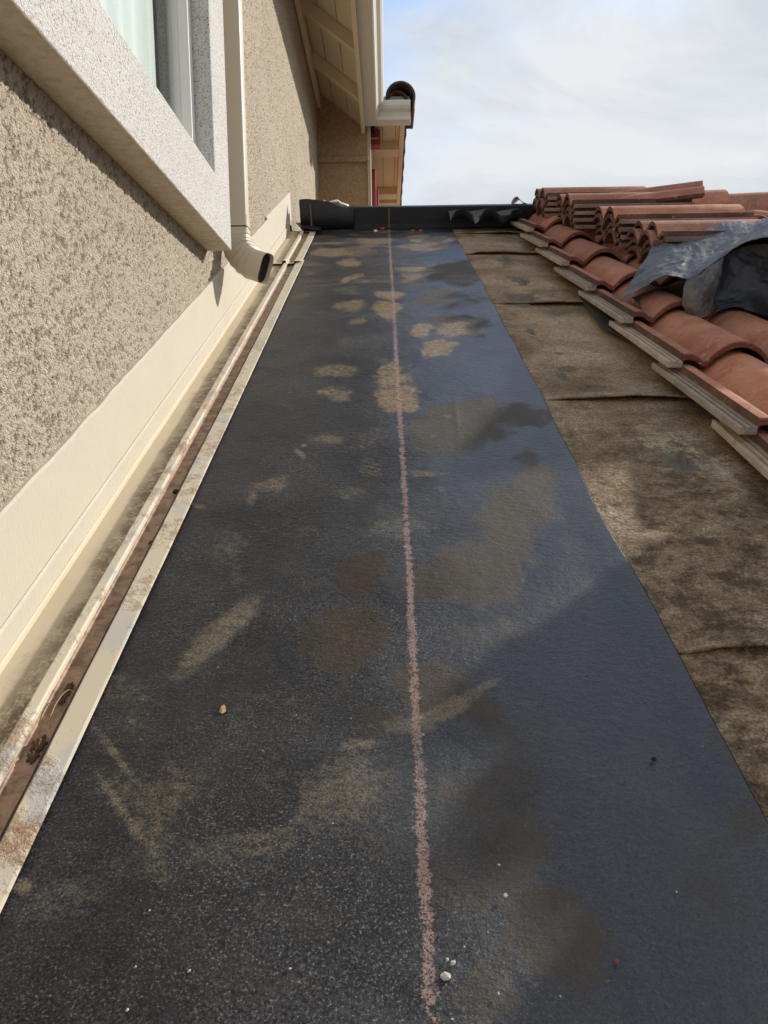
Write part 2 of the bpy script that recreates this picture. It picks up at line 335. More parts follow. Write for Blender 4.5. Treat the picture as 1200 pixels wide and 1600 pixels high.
M_TILED = m_tile('dull_tile_back', (.10, .055, .042), (.18, .095, .07))
def m_plastic():
    t = NT('black_plastic_sheet'); p = t.pos(); a = t.noise(p, 26, 5, .6, .8); b = t.noise(t.vec(p, (1, 2.2, 1)), 60, 4, .6); d = t.noise(p, 8, 5, .7)
    dust = t.rng(t.math('ADD', d, t.math('MULTIPLY', t.math('SUBTRACT', b, .5), .5)), .36, .64)
    col = t.mix(t.math('MULTIPLY', dust, .8), (.016, .016, .019), (.15, .148, .145))
    return t.fin(col, t.rng(dust, 0, 1, .46, .66), t.bump(t.math('ADD', t.math('MULTIPLY', a, 1.), t.math('MULTIPLY', b, .4)),   .004, .6), Specular_IOR_Level=1., IOR=1.5)
M_PLAS = m_plastic()
M_PLAS2 = m_flat('black_plastic_shaded', (.028, .028, .034), .4, 30, .4, .004)  # darker copy of the plastic, shade of the opening put into its colour
def m_glass():
    t = NT('window_glass'); gl = t.n('ShaderNodeBsdfGlossy'); gl.inputs['Roughness'].default_value = .02; tr = t.n('ShaderNodeBsdfTransparent'); tr.inputs[0].default_value = (.97, .985, .98, 1)
    lw = t.n('ShaderNodeLayerWeight')
    f = t.math('MULTIPLY_ADD', t.math('POWER', lw.outputs['Facing'], 4.), .35, .03); mxs = t.n('ShaderNodeMixShader'); t.l(f, mxs.inputs[0]); t.l(tr.outputs[0], mxs.inputs[1]); t.l(gl.outputs[0], mxs.inputs[2]); t.l(mxs.outputs[0], t.out.inputs[0]); return t.m
M_GLASS = m_glass()
M_TAR = m_flat('grey_sealant', (.17, .152, .12), .85, 70, .6, .006, Specular_IOR_Level=.15)
M_STONE = m_flat('pale_gravel', (.50, .47, .41), .85, 300, .3)
M_LEAF = m_flat('dry_leaf', (.42, .27, .12), .8, 300, .3)
M_WIRE = m_flat('dull_wire', (.32, .22, .15), .6)
M_SILV = m_flat('grimy_metal', (.45, .42, .36), .5, 40, .4, Metallic=.3)
M_TAG = m_flat('orange_cap', (.55, .07, .03), .5)

# ------------------------------------------------------------------ ground and roof deck
def m_ground():
    t = NT('dry_ground'); p = t.pos(); return t.fin(t.mix(t.noise(p, .4, 6), (.13, .11, .08), (.24, .20, .15)), .95)
g = 1500
tag(mesh('ground', [(-g, -g, -4.2), (g, -g, -4.2), (g, g, -4.2), (-g, g, -4.2)], [(0, 1, 2, 3)], m_ground()), kind='structure')
VR = 3.975                                              # ridge line (metres up the slope)
M_DECK = m_flat('dark_roof_board', (.07, .055, .04), .9, 8, .4)
rid = RF(0, VR+.06); ylow = -1.4
dk = MB()
e = RF(0, ylow, -.012); top = RF(0, VR+.06, -.012)
back = (top[1]+2.6, top[2]-1.1)
for x0, x1 in ((-.484, 5.0),):
    dk.hexa([(x0, e[1], e[2]-.25), (x1, e[1], e[2]-.25), (x1, top[1], top[2]-.25), (x0, top[1], top[2]-.25), (x0, e[1], e[2]), (x1, e[1], e[2]), (x1, top[1], top[2]), (x0, top[1], top[2])])
    dk.hexa([(x0, top[1]+.001, top[2]-.25), (x1, top[1]+.001, top[2]-.25), (x1, back[0], back[1]-.25), (x0, back[0], back[1]-.25), (x0, top[1]+.001, top[2]), (x1, top[1]+.001, top[2]), (x1, back[0], back[1]), (x0, back[0], back[1])])
tag(dk.build('roof_deck', M_DECK), kind='structure')
lw_ = MB(); lw_.box(-.30, 4.8, -1.1, back[0]-.2, -4.19, -1.0)
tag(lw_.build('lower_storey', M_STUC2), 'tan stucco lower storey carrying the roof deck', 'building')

# ------------------------------------------------------------------ black membrane
uL = -.362
edge_px = [(708, 362), (770, 475), (850, 625), (930, 788), (1060, 1020), (1200, 1290)]
EU, EV = zip(*[at_roof(*p, .006) for p in edge_px]); EV = np.array(EV); EU = np.array(EU)
o_ = np.argsort(EV); EV = EV[o_]; EU = EU[o_]
def edge_u(v): return np.interp(v, np.r_[-1.4, EV, 9], np.r_[.36, EU, EU[-1]]) +.0012*np.sin(v*17)+.002*fbm(v*12, v*0)+.0012*fbm(v*70, v*0+4)
nv = 1150; nu = 150
tt = np.linspace(0, 1, nv); vv = -.25+(VR-.035+.25)*(tt**1.0*.35+.65*tt**1.35)
ss = np.r_[np.linspace(0, .9945, nu-3), .9965, .9985, 1.]
U = uL+(edge_u(vv)[None, :]-uL)*ss[:, None]; Vv = np.repeat(vv[None, :], nu, 0)
wav = .0048*fbm(U*5, Vv*2.2, 3)+.0015*fbm(U*22+5, Vv*16, 3)
edge_lift = .0025*sstep(.90, 1., ss)[:, None]*(1+1.5*fbm(Vv*3+3, U*0, 2))
wav = wav+.0016*np.exp(-((Vv-2.86-.02*fbm(U*6, U*0))/.010)**2)+.0012*np.exp(-((U-.145-.05*(Vv-1.4))/.004)**2)*np.exp(-((Vv-1.45)/.12)**2)
Nn = .0075+wav+edge_lift
Nn[-2] -= .0012; Nn[-1] = .0012
P = XW*U[..., None]+VW*Vv[..., None]+NW*Nn[..., None]
M_EDGE = m_flat('membrane_cut_edge', (.012, .012, .013), .95, 200, .3, Specular_IOR_Level=.05)
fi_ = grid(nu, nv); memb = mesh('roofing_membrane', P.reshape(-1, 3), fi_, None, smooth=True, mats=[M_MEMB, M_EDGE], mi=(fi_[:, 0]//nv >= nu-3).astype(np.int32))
# blobs: centre px, radii px, turn, strength -> turned into metres on the roof
def blobmask(bl, soft=.35):
    f = np.zeros_like(U)
    for b in bl:
        px, py, rx, ry = b[:4]; rot = math.radians(b[4] if len(b) > 4 else 0); s_ = b[5] if len(b) > 5 else 1.
        u0, v0 = at_roof(px, py); ur, vr = at_roof(px+rx*math.cos(rot), py+rx*math.sin(rot)); ut, vt = at_roof(px-ry*math.sin(rot), py+ry*math.cos(rot))
        a = np.array([ur-u0, vr-v0]); c = np.array([ut-u0, vt-v0]); Mi = np.linalg.inv(np.stack([a, c], 1))
        du = U-u0; dv = Vv-v0; x = Mi[0, 0]*du+Mi[0, 1]*dv; y = Mi[1, 0]*du+Mi[1, 1]*dv
        kf = .9/max(abs(a).max(), .03); wx = U*kf+px; wy = Vv*kf*.7+py; x = x+1.5*fbm(wx, wy, 5, .62); y = y+1.5*fbm(wx+50, wy+20, 5, .62); r = np.sqrt(x*x+y*y)
        f = np.maximum(f, s_*(1-sstep(1-soft, 1+soft, r)))
    return f
tan_b = [(612, 465, 22, 7), (606, 486, 24, 13), (612, 590, 23, 19), (620, 626, 33, 22), (661, 520, 18, 10), (684, 547, 26, 14), (711, 521, 28, 14, 0, .8),
 (550, 482, 27, 8, 0, .7), (560, 507, 18, 5, -8, .55), (533, 583, 38, 11, 0, .6), (524, 620, 24, 12, 0, .6), (516, 397, 30, 7, 0, .75), (546, 413, 20, 7, 0, .8), (585, 378, 34, 7, 0, .7), (560, 396, 30, 9, 0, .5),
 (665, 391, 36, 7, 0, .75), (656, 375, 22, 6, 0, .9), (690, 378, 26, 6, 0, .7), (648, 424, 34, 4, 0, .9), (645, 437, 22, 8, 0, .7), (548, 438, 16, 5, -20, .8), (500, 372, 24, 3, 0, .5),
 (488, 430, 8, 3, 0, .4), (668, 748, 34, 7, 0, .45), (425, 762, 32, 12, -12, .5), (395, 782, 7, 20, 20, .5), (580, 738, 26, 15, 30, .55), (575, 692, 28, 13, -20, .5), (540, 1006, 8, 6, 0, .3), (790, 478, 12, 4, 0, .4),
 (608, 506, 12, 4, 0, .4), (700, 655, 9, 4, 0, .5), (676, 688, 4, 6, 0, .45), (370, 857, 14, 18, 20, .28), (316, 797, 16, 5, 10, .5), (302, 808, 10, 4, 0, .3), (735, 440, 50, 10, 0, .4), (760, 470, 30, 16, 0, .35),
 (640, 600, 12, 40, 0, .4), (690, 800, 10, 14, 0, .2), (820, 1105, 18, 8, 0, .3)]
shaded_dust_b = [(735, 665, 78, 44), (815, 655, 42, 20, 0, .7), (795, 820, 48, 62), (835, 760, 30, 60, -25, .8), (740, 900, 66, 52), (680, 920, 50, 30, 0, .7), (545, 1000, 64, 62), (570, 900, 46, 29), (690, 1095, 78, 42, 15, .9), (590, 1128, 40, 20, 0, .7),
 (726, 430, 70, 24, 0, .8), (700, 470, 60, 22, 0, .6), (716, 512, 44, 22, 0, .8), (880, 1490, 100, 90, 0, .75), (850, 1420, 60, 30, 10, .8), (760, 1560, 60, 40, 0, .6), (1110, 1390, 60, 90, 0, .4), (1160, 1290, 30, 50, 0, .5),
 (770, 1290, 110, 120, 0, .55), (830, 1180, 110, 60, 0, .4), (760, 1000, 80, 30, 0, .4), (470, 1440, 70, 60, 0, .5), (380, 1540, 150, 60, 0, .35), (1120, 1160, 30, 40, 0, .4), (1150, 1200, 30, 24, 0, .4), (740, 380, 30, 8, 0, .8), (690, 372, 60, 6, 0, .8), (620, 420, 120, 40, 0, .35)]  # dust patches painted brown where they lie in shade
smear_sun_b = [(335, 1010, 85, 26, -48, .75), (540, 1255, 60, 100, 35, .6), (400, 1330, 110, 26, -8, .5), (250, 1370, 28, 40, 20, .45), (700, 1115, 95, 16, -28, .8), (640, 1140, 50, 14, 0, .6), (510, 692, 36, 9, 0, .65), (470, 715, 14, 5, 35, .8), (476, 703, 6, 3, 0, 1.), (545, 778, 34, 13, 0, .5),
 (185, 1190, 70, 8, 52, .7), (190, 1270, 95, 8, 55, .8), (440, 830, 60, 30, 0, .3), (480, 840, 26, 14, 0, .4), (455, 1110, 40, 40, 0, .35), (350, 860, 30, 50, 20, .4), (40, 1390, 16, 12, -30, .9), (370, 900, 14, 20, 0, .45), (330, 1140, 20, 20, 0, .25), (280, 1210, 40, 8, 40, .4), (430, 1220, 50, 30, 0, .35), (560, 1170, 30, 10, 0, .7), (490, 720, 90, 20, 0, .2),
 (560, 1310, 40, 40, 0, .35), (760, 1080, 30, 8, -30, .7), (130, 1590, 200, 60, 0, .2)]  # real smears, plus the sunlit wedge near the chalk line painted pale
CU = 1.0*np.interp(Vv, [-.3, .289, .873, 1.6, 2.4, 3.2, 3.95], [.027, .027, .030, .0285, .0275, .026, .0255])+.0018*fbm(Vv*2, Vv*0, 3)
chalk = np.exp(-((U-CU)/(.0060+.002*Vv/4))**2)
chalk *= (.80+.35*fbm(Vv*6, Vv*0+3, 3)); chalk = np.clip(chalk, 0, 1)
tanm = blobmask(tan_b, .45); shaded_dust_m = blobmask(shaded_dust_b, .5); smear_sun = blobmask(smear_sun_b, .6)
smear_sun = np.maximum(smear_sun, np.clip(sstep(1.4, 3.4, Vv)*(.10+2.6*fbm(U*7+2, Vv*11+5, 5, .6))*(1-.5*sstep(.18, .34, U)), 0, .85)); smear_sun = np.maximum(smear_sun, np.clip(2.2*fbm(U*9+7, Vv*8, 5, .6)-.12, 0, .5)*(U < .1))
# tread marks of the shoe prints
u1, v1 = at_roof(578, 695); u2, v2 = at_roof(580, 740)
for (uu_, vv_) in ((u1, v1), (u2, v2)):
    rr = np.hypot(U-uu_, (Vv-vv_)*.8); tanm *= 1-.9*(1-sstep(.035, .05, rr))*(np.sin((U-uu_)*260+(Vv-vv_)*420+6*fbm(U*30, Vv*30, 3)) > -.1)
c4 = np.stack([tanm, shaded_dust_m, chalk, np.ones_like(U)], -1).reshape(-1, 4)
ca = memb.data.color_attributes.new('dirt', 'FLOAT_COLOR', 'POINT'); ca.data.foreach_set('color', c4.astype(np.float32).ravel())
fa = memb.data.attributes.new('smear', 'FLOAT', 'POINT'); fa.data.foreach_set('value', smear_sun.astype(np.float32).ravel())
tag(memb, 'black dirt-scuffed roofing membrane strip with pink chalk line down its middle', 'roofing membrane')
# bare scratch of the chalk on the membrane is part of its surface; small grit lies on it
def pebble(px, py, r, mat, name, label, cat, group):
    u, v = at_roof(px, py, .012); bm = bmesh.new(); bmesh.ops.create_icosphere(bm, subdivisions=2, radius=1)
    sx_, sy_, sz_ = r*random.uniform(.8, 1.4), r*random.uniform(.7, 1.1), r*random.uniform(.45, .7); a = random.random()*6
    V = []
    for q in bm.verts:
        k = 1+.22*math.sin(q.co.x*5+a)*math.cos(q.co.y*4+a*2); x, y, z = q.co.x*sx_*k, q.co.y*sy_*k, q.co.z*sz_*k
        V.append(RF(u+x*math.cos(a)-y*math.sin(a), v+x*math.sin(a)+y*math.cos(a), .0095+sz_*.7+z))
    Fc = [[w.index for w in f.verts] for f in bm.faces]; bm.free()
    o = mesh(name, V, Fc, mat, smooth=False, origin=RF(u, v, .0095)); return tag(o, label, cat, group)
pe = [(708, 1503, 2.2), (697, 1524, 3.4), (699, 1497, 1.5), (790, 1397, 1.8), (780, 1349, 1.1), (779, 1550, 1.2), (876, 1554, 1.0), (964, 1500, 1.0), (662, 1146, 1.1), (453, 1511, 1.2), (198, 1576, 1.4), (211, 1508, 1.0), (295, 1515, 1.3), (1058, 1391, 1.0), (726, 1477, 1.1), (707, 1590, 1.0), (548, 1120, .8), (340, 1040, .8), (410, 1170, .7), (233, 1420, 1.0), (520, 1284, 1.0)]
for i, (x, y, r) in enumerate(pe):
    if i < 4:
        lb = ['small white pebble right of the chalk line, upper of the close pair', 'largest white pebble right of the chalk line, lowest of the close group at the bottom', 'tiny white crumb directly above the pair of pebbles beside the chalk line', 'white pebble alone right of the chalk line, above the close group'][i]
        pebble(x, y, r*.0011, M_STONE, 'pebble', lb, 'pebble', None)
    else: pebble(x, y, r*.0009, M_STONE, 'pebble', 'tiny pale grain of grit scattered on the black membrane', 'grit', 'grains of grit on the membrane')
pebble(964, 1500, 2.4*.001, M_TILEE, 'tile_chip', 'small brown tile chip on the membrane\'s lower right', 'chip', None)
pebble(1022, 1185, 2.0*.0016, M_DARK, 'tar_crumb', 'small black tar crumb on the membrane near its right edge', 'crumb', None)
# leaf
u, v = at_roof(347, 1107, .012)
lf = [(0, .010), (.004, .004), (.005, -.002), (.001, -.007), (-.004, -.003), (-.003, .004)]
V = [RF(u+a*.8, v+b*.9, .0088+.0012*(i % 2)) for i, (a, b) in enumerate(lf)]+[RF(u, v, .0105)]
o = mesh('dry_leaf', V, [(i, (i+1) % 6, 6) for i in range(6)], M_LEAF, origin=RF(u, v, .011)); solid(o, .0006); tag(o, 'tiny curled tan leaf on the left half of the black membrane', 'leaf')
# orange and white caps at the foot of the curb
for (x, y, m, lb) in ((598, 357, M_TAG, 'orange plastic cap at foot of the curb left of the chalk line'), (645, 361, M_TAG, 'flat orange scrap right of the chalk line at foot of the curb'), (657, 361, M_TAG, 'second orange scrap, farther right along foot of the curb'), (587, 361, M_WHITE, 'small white scrap left of the orange cap at foot of the curb')):
    u, v = at_roof(x, y, .01); v = min(v, VR-.05); mb_ = MB(); R_ = .012 if x == 598 else .009
    mb_.loft([[RF(u+R_*k*math.cos(a), v+R_*.7*k*math.sin(a), h) for a in np.linspace(0, 2*math.pi, 12, endpoint=False)] for k, h in ((1, .0075), (1, .013), (.7, .016))])
    tag(mb_.build('orange_scrap' if m is M_TAG else 'white_scrap', m, origin=RF(u, v, .0075)), lb, 'scrap')

# ------------------------------------------------------------------ felt underlay courses (right)
lap_px = [None, ((1060, 1020), (1200, 1018)), ((850, 624), (1085, 627)), ((773, 474), (912, 478)), ((735, 397), (850, 399)), ((715, 364), (815, 366))]
lapv = [(-1.3, -1.3)]
for q in lap_px[1:]:
    (ua, va), (ub, vb) = at_roof(*q[0], .004), at_roof(*q[1], .004); lapv.append((va, vb, ua, ub))
ords = ['lowest', 'second-lowest', 'third-lowest', 'third-highest', 'second-highest', 'topmost']
nice = ['darkest mottled felt sheet at the bottom right, beside the membrane', 'mottled brown felt sheet with pale stains and one crumpled grey patch', 'brown felt sheet with small nail scars, below the half-round grey patch', 'tan felt sheet with orange stains and a grey sealant ring at its lower edge', 'narrow tan felt sheet second from the black curb', 'thin tan felt sheet directly below the wavy black closure']
for k in range(6):
    L = lapv[k]; T = lapv[k+1] if k < 5 else (VR-.03, VR-.03, .3, .8)
    u0, u1 = .30, 2.6
    uu = np.r_[np.linspace(u0, .95, 110), np.linspace(1.0, u1, 20)]
    def vat(L, uu):
        if len(L) == 2: return np.full_like(uu, L[0])
        s_ = (L[1]-L[0])/(L[3]-L[2]); return L[0]+(np.clip(uu, .3, 1.0)-L[2])*s_
    va = vat(L, uu)+.008*fbm(uu*6+k*5, uu*0, 3)+.0015*fbm(uu*60, uu*0+k, 2); vb = vat(T, uu)+.07
    if k == 5: vb = uu*0+VR-.01
    nvv = 110
    s_ = np.linspace(0, 1, nvv)**1.4
    UU = np.repeat(uu[:, None], nvv, 1); VV = va[:, None]+(vb-va)[:, None]*s_[None, :]
    dist = (VV-va[:, None])
    NN = .0015+.003*fbm(UU*4+k, VV*4, 3)*sstep(0, .1, dist)+.0016*fbm(UU*25, VV*18+k, 3)+.0012
    NN += (.35+.65*sstep(.355, .41, UU))*(.0115+.018*np.clip(fbm(UU*5+9*k, VV*0, 3), -.2, .5))*np.exp(-dist/.035)*(k > 0)
    NN -= .0016*sstep(-.05, .05, VV-vb[:, None]+.06)
    Pp = XW*UU[..., None]+VW*VV[..., None]+NW*NN[..., None]
    Vt = Pp.reshape(-1, 3)
    o = mesh('felt_sheet', Vt, grid(len(uu), nvv), M_FELT, smooth=True, origin=RF(.35, float(va[0]), 0))
    solid(o, .0045, -1)
    wear = np.zeros_like(UU)
    wear += .35*np.exp(-(dist/.02)**2)*(.5+fbm(UU*20, VV*0, 3))
    if k == 2: wear += .55*sstep(.62, .0, UU-.35)*np.exp(-((dist-.12)/.10)**2)*(.8+fbm(UU*9, VV*9, 3))
    if k in (3, 4): wear += .25*np.exp(-(dist/.06)**2)
    for (px, py, rx, ry, s2) in [(815, 467, 34, 9, .8), (803, 437, 14, 5, .6), (890, 578, 22, 6, .8), (930, 610, 40, 10, .7), (790, 403, 10, 3, .8), (873, 553, 10, 3, .9), (775, 1125, 1, 1, 0), (880, 680, 30, 10, .5), (1060, 945, 20, 14, .8), (1120, 990, 40, 8, .6), (900, 765, 22, 20, .6), (1000, 880, 30, 12, .7), (1100, 850, 26, 10, .8), (1100, 1130, 30, 30, .6), (1160, 1090, 40, 12, .5), (1000, 940, 20, 16, .7), (960, 850, 40, 9, .5)]:
        a, b = at_roof(px, py); ra = abs(at_roof(px+rx, py)[0]-a); rb = abs(at_roof(px, py+ry)[1]-b)+1e-4
        wear = np.maximum(wear, s2*(1-sstep(.5, 1.3, np.hypot((UU-a)/ra, (VV-b)/rb)*(1+.8*fbm(UU*30, VV*30, 3)))))
    fa = o.data.attributes.new('wear', 'FLOAT', 'POINT'); fa.data.foreach_set('value', wear.astype(np.float32).ravel())
    tag(o, nice[k], 'roofing felt', 'courses of old felt underlay')
# sealant patches
def patch(px, py, rx, ry, h, lump, label, mat=M_TAR):
    u, v = at_roof(px, py, .01); ru = .62*abs(at_roof(px+rx, py)[0]-u); rv = .62*abs(at_roof(px, py-ry)[1]-v)
    n = 34; V = []; Fc = []
    for i in range(n):
        r = i/(n-1)
        for j in range(48):
            a = j/48*2*math.pi; k = 1+2.2*float(fbm(2.6*math.cos(a)+px*.37, 2.6*math.sin(a)+py*.21, 5, .75))
            x = r*k*math.cos(a); y = r*k*math.sin(a)
            hh = h*(1-r**3)+lump*math.exp(-((x-.1)**2/.02+(y-.05)**2/.25))+lump*.6*math.exp(-((x+.25)**2/.2+(y+.2)**2/.012))+lump*.4*float(fbm(x*4+px, y*4, 3))*(1-r)
            V.append(RF(u+x*ru, v+y*rv, .003+max(hh, 0)+.0015*(1-r)))
    for i in range(n-1):
        for j in range(48): Fc.append((i*48+j, i*48+(j+1) % 48, (i+1)*48+(j+1) % 48, (i+1)*48+j))
    tag(mesh('sealant_patch', V, Fc, mat, smooth=True, origin=RF(u, v, .003)), label, 'sealant patch')
patch(1062, 718, 36, 17, .002, .020, 'crumpled grey sealant patch with a raised fold, nearest on the old felt')
patch(815, 467, 30, 8, .002, .010, 'grey sealant ring on the lower edge of the tan felt, left of the tiles')
patch(816, 437, 16, 5, .001, .007, 'small grey sealant smear just above the larger sealant ring')
patch(790, 403, 12, 3, .001, .008, 'small whitish sealant blob farthest up the tan felt')
patch(878, 583, 9, 3.5, .001, .004, 'tiny pale sealant dab in the middle of the brown felt sheet')
patch(829, 514, 8, 3, .001, .004, 'tiny dark sealant spot on the felt below the ring')
# loose black felt flap sticking out under the tiles
a0 = [at_roof(*p, .02) for p in ((905, 462), (940, 512), (975, 530), (1020, 545), (1010, 500), (930, 455))]
V = [RF(u, v, .018+.004*(i % 3)) for i, (u, v) in enumerate(a0)]
o = mesh('felt_flap', V, [(0, 1, 2, 3, 4, 5)], m_flat('brown_black_felt', (.045, .038, .030), .8, 60, .4), origin=V[4]); solid(o, .003); tag(o, 'dark loose felt flap poking out from under the tile edge', 'felt flap')

# ------------------------------------------------------------------ flashing pans (left)
def prof_pan(du=0., dn=0.):
    # u, n of the pan cross-section, wall side to membrane side
    pts = [(-.4625, .016), (-.4615, .006), (-.440, .004), (-.403, .004), (-.4005, .006), (-.399, .016), (-.3975, .0205), (-.3955, .0225), (-.3850, .0225), (-.3835, .0215), (-.3828, .019), (-.3824, .0055), (-.381, .004), (-.366, .0035), (-.3530, .004), (-.3520, .0055), (-.3516, .014), (-.3510, .0178), (-.3495, .0185), (-.3245, .0185), (-.3225, .0175), (-.3222, .0135)]
    return [(u+du-(.0045 if n > -1 and u > -.43 else 0), (n if n < .0061 or u < -.43 else .0061+(n-.0061)*.62)+dn) for u, n in pts]
r1 = [at_roof(*p, .022)[0] for p in ((0, 1172), (0, 1231), (0, 1307), (0, 1420))]
print('ribs', r1)
def pan(v0, v1, du, dn, name, label, liftend=0):
    pr = prof_pan(du, dn); nvp = max(int((v1-v0)/.012), 10); vs = np.linspace(v0, v1, nvp)
    V = []
    for v in vs:
        w = .0012*float(fbm(v*3, 7.+dn*100, 3)); lift = liftend*max(0, 1-(v-v0)/.10)**2
        for i, (u, n) in enumerate(pr): V.append(RF(u+w, v, n+lift+.0008*float(fbm(v*9, i*.7, 2))))
    o = mesh(name, V, [f[::-1] for f in grid(nvp, len(pr)).tolist()], M_PAN, smooth=False, origin=RF(-.40, (v0+v1)/2, 0))
    o.modifiers.new('s', 'SOLIDIFY').thickness = .0012; tag(o, label, 'metal flashing'); return o
vj = at_roof(462, 408, .02)[1]
pan(-.25, vj+.06, 0, 0, 'pan_flashing', 'long dirty cream metal flashing with two ribs and a mud-filled channel')
pan(vj-.01, VR-.09, -.005, .0035, 'pan_flashing', 'short far length of ribbed cream flashing lapped beyond the downspout', .006)
# things lying in the channel
u, v = at_roof(88, 1108, .008); u = -.366; wr = []
for i in range(26):
    a = math.radians(60+i*9.5); wr.append((u+.0085*math.cos(a)-.0005, v+.030*math.sin(a)))
def tube(path, r, name, mat, label=None, cat=None, parent=None, seg=8):
    path = [np.asarray(p, float) for p in path]; rings = []
    for i, p in enumerate(path):
        d = path[min(i+1, len(path)-1)]-path[max(i-1, 0)]; d /= np.linalg.norm(d); a = np.cross(d, [0.3, .2, 1]); a /= np.linalg.norm(a); b = np.cross(d, a)
        rings.append([p+(a*math.cos(t)+b*math.sin(t))*r for t in np.linspace(0, 2*math.pi, seg, endpoint=False)])
    o = MB().loft(rings).build(name, mat, parent, smooth=True, origin=None if parent else path[0]); 
    if label: tag(o, label, cat)
    return o
tube([RF(a, b, .006+.004*math.sin(i*.2)) for i, (a, b) in enumerate(wr)], .0007, 'wire_loop', M_WIRE, 'thin bent wire loop lying in the muddy flashing channel', 'wire')
u, v = at_roof(266, 768, .006); o = MB().loft([[RF(-.3655+.0055*k*math.cos(a), v+.0055*k*math.sin(a), h) for a in np.linspace(0, 2*math.pi, 14, endpoint=False)] for k, h in ((1, .004), (1, .007), (.6, .009))]).build('screw_head', M_DARK, origin=RF(-.36, v, .004)); tag(o, 'dark round screw head in the muddy flashing channel', 'screw')
for i, (x, y, r) in enumerate([(60, 1160, 5), (48, 1178, 4), (90, 1082, 3), (76, 1092, 2.6), (235, 845, 2), (104, 1070, 3)]):
    u, v = at_roof(x, y, .008); bm = bmesh.new(); bmesh.ops.create_icosphere(bm, subdivisions=3, radius=1)
    V = [RF(min(max(u, -.372), -.360)+q.co.x*r*.0014*(1+.3*math.sin(q.co.y*7+i)), v+q.co.y*r*.0022*(1+.3*math.sin(q.co.x*6)), .005+q.co.z*r*.0009*(1+.3*math.sin(q.co.x*9+q.co.y*8))) for q in bm.verts]
    Fc = [[w.index for w in f.verts] for f in bm.faces]; bm.free()
    tag(mesh('mud_clod', V, Fc, m_flat('mud', (.10, .055, .03), .95, 120, .5, .003) if i == 0 else bpy.data.materials['mud'], origin=RF(u, v, .004)), 'dark brown mud clod in the flashing channel', 'mud', 'mud clods in the flashing channel')

# ------------------------------------------------------------------ house
XWALL = -.476; YR = 5.44
house = empty('house', (XWALL, 2.5, 0), 'tan stucco house wall with window, downspout and cream eaves on the left', 'house')
# knockdown stucco wall, relief finer towards the camera, opening for the window
wy0, wy1 = -.35, float(at_x(336, 262, -.41)[1]); wz0 = float(at_x(336, 262, -.41)[2])-.012; wz1 = wz0+1.15
print('window', wy1, wz0)
ny = 860; nz = 760
ty = np.linspace(0, 1, ny); Y = .1+(YR-.1)*(.22*ty+.78*ty**1.9); 
def wall_piece(Y, ZT, nzz, pw, name):
    tz = np.linspace(0, 1, nzz); z0 = np.minimum(Y*math.tan(TH)+.02/ct, 1.60-.40*np.clip(Y-3.70, 0, 9)); Z = z0[:, None]+(ZT-z0)[:, None]*(tz[None, :]**pw); YY = np.repeat(Y[:, None], nzz, 1)
    a = fbm(YY*150, Z*95+3, 3, .62); b = fbm(YY*300+9, Z*230, 2, .6); w = fbm(YY*11, Z*8, 3)
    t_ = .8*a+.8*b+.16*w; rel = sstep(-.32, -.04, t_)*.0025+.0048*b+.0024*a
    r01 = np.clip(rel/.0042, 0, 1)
    X = XWALL-.003+rel
    V = np.stack([X, YY, Z], -1); return V, r01, YY, Z
V, r01, YY, Z = wall_piece(Y, 3.25, nz, 1.8, 'wall')
Fc = grid(ny, nz); cy = YY.ravel()[Fc].mean(1); cz = Z.ravel()[Fc].mean(1)
keep = ~((cy < wy1) & (cz > wz0) & (cz < wz1)); Fc = Fc[keep]
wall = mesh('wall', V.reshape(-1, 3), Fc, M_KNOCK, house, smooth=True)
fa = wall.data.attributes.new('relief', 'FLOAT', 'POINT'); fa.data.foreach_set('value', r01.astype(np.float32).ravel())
wb = MB().box(XWALL-.16, XWALL-.012, -1.6, .1, -1, 3.25).box(XWALL-.16, XWALL-.10, wy1+.03, YR+.1, -1, 3.25).box(XWALL-.16, XWALL-.012, .1, wy1+.03, -1, wz0-.03).box(XWALL-.16, XWALL-.012, .1, wy1+.03, wz1+.03, 3.25)
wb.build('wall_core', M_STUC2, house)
# window surround (stippled foam trim): four bars, front at -.41
XF = -.41; sb = wz0; bw = .155
zA = 1.030
ws = MB()
def bar(y0, y1, z0, z1): ws.box(XWALL-.035, XF, y0, y1, z0, z1)
yo = float(at_x(361, 392, XF)[1])+.01
# one continuous frame ring so the corner shows no seam
ring = lambda x: [(x, wy0-bw, zA), (x, yo, zA), (x, yo, wz1+bw), (x, wy0-bw, wz1+bw)]
ringi = lambda x: [(x, wy0, wz0), (x, wy1, wz0), (x, wy1, wz1), (x, wy0, wz1)]
Vr = ring(XWALL-.03)+ring(XF)+ringi(XF)+ringi(XWALL-.06)
Fr = []
for a in (0, 4, 8):
    for j in range(4): Fr.append((a+j, a+(j+1) % 4, a+4+(j+1) % 4, a+4+j))
M_STIPT = m_stucco('tan_underside_stucco', (.72, .64, .52), (.62, .53, .41), .3)
sur = mesh('window_surround', Vr, Fr, None, house, mats=[M_STIP, M_STIPT], mi=[1]+[0]*11); bevel(sur, .004, 3)
win = bpy.data.objects.new('window', None); COL.objects.link(win); win.parent = house; win.location = (0, -1.0, 1.3)
def part(mb_, name, mat, par): return mb_.build(name, mat, par)
fx = -.474
fr = MB().box(fx-.03, fx+.020, wy1-.034, wy1-.002, wz0+.002, wz1-.002).box(fx-.03, fx+.004, wy0+.002, wy1-.035, wz0+.002, wz0+.045).box(fx-.03, fx+.004, wy0+.002, wy1-.035, wz1-.045, wz1-.002)
part(fr, 'frame', M_WHITE, win)
part(MB().box(fx-.022, fx-.004, wy1-.047, wy1-.0345, wz0+.0455, wz1-.046), 'sash', M_WHITE, win)
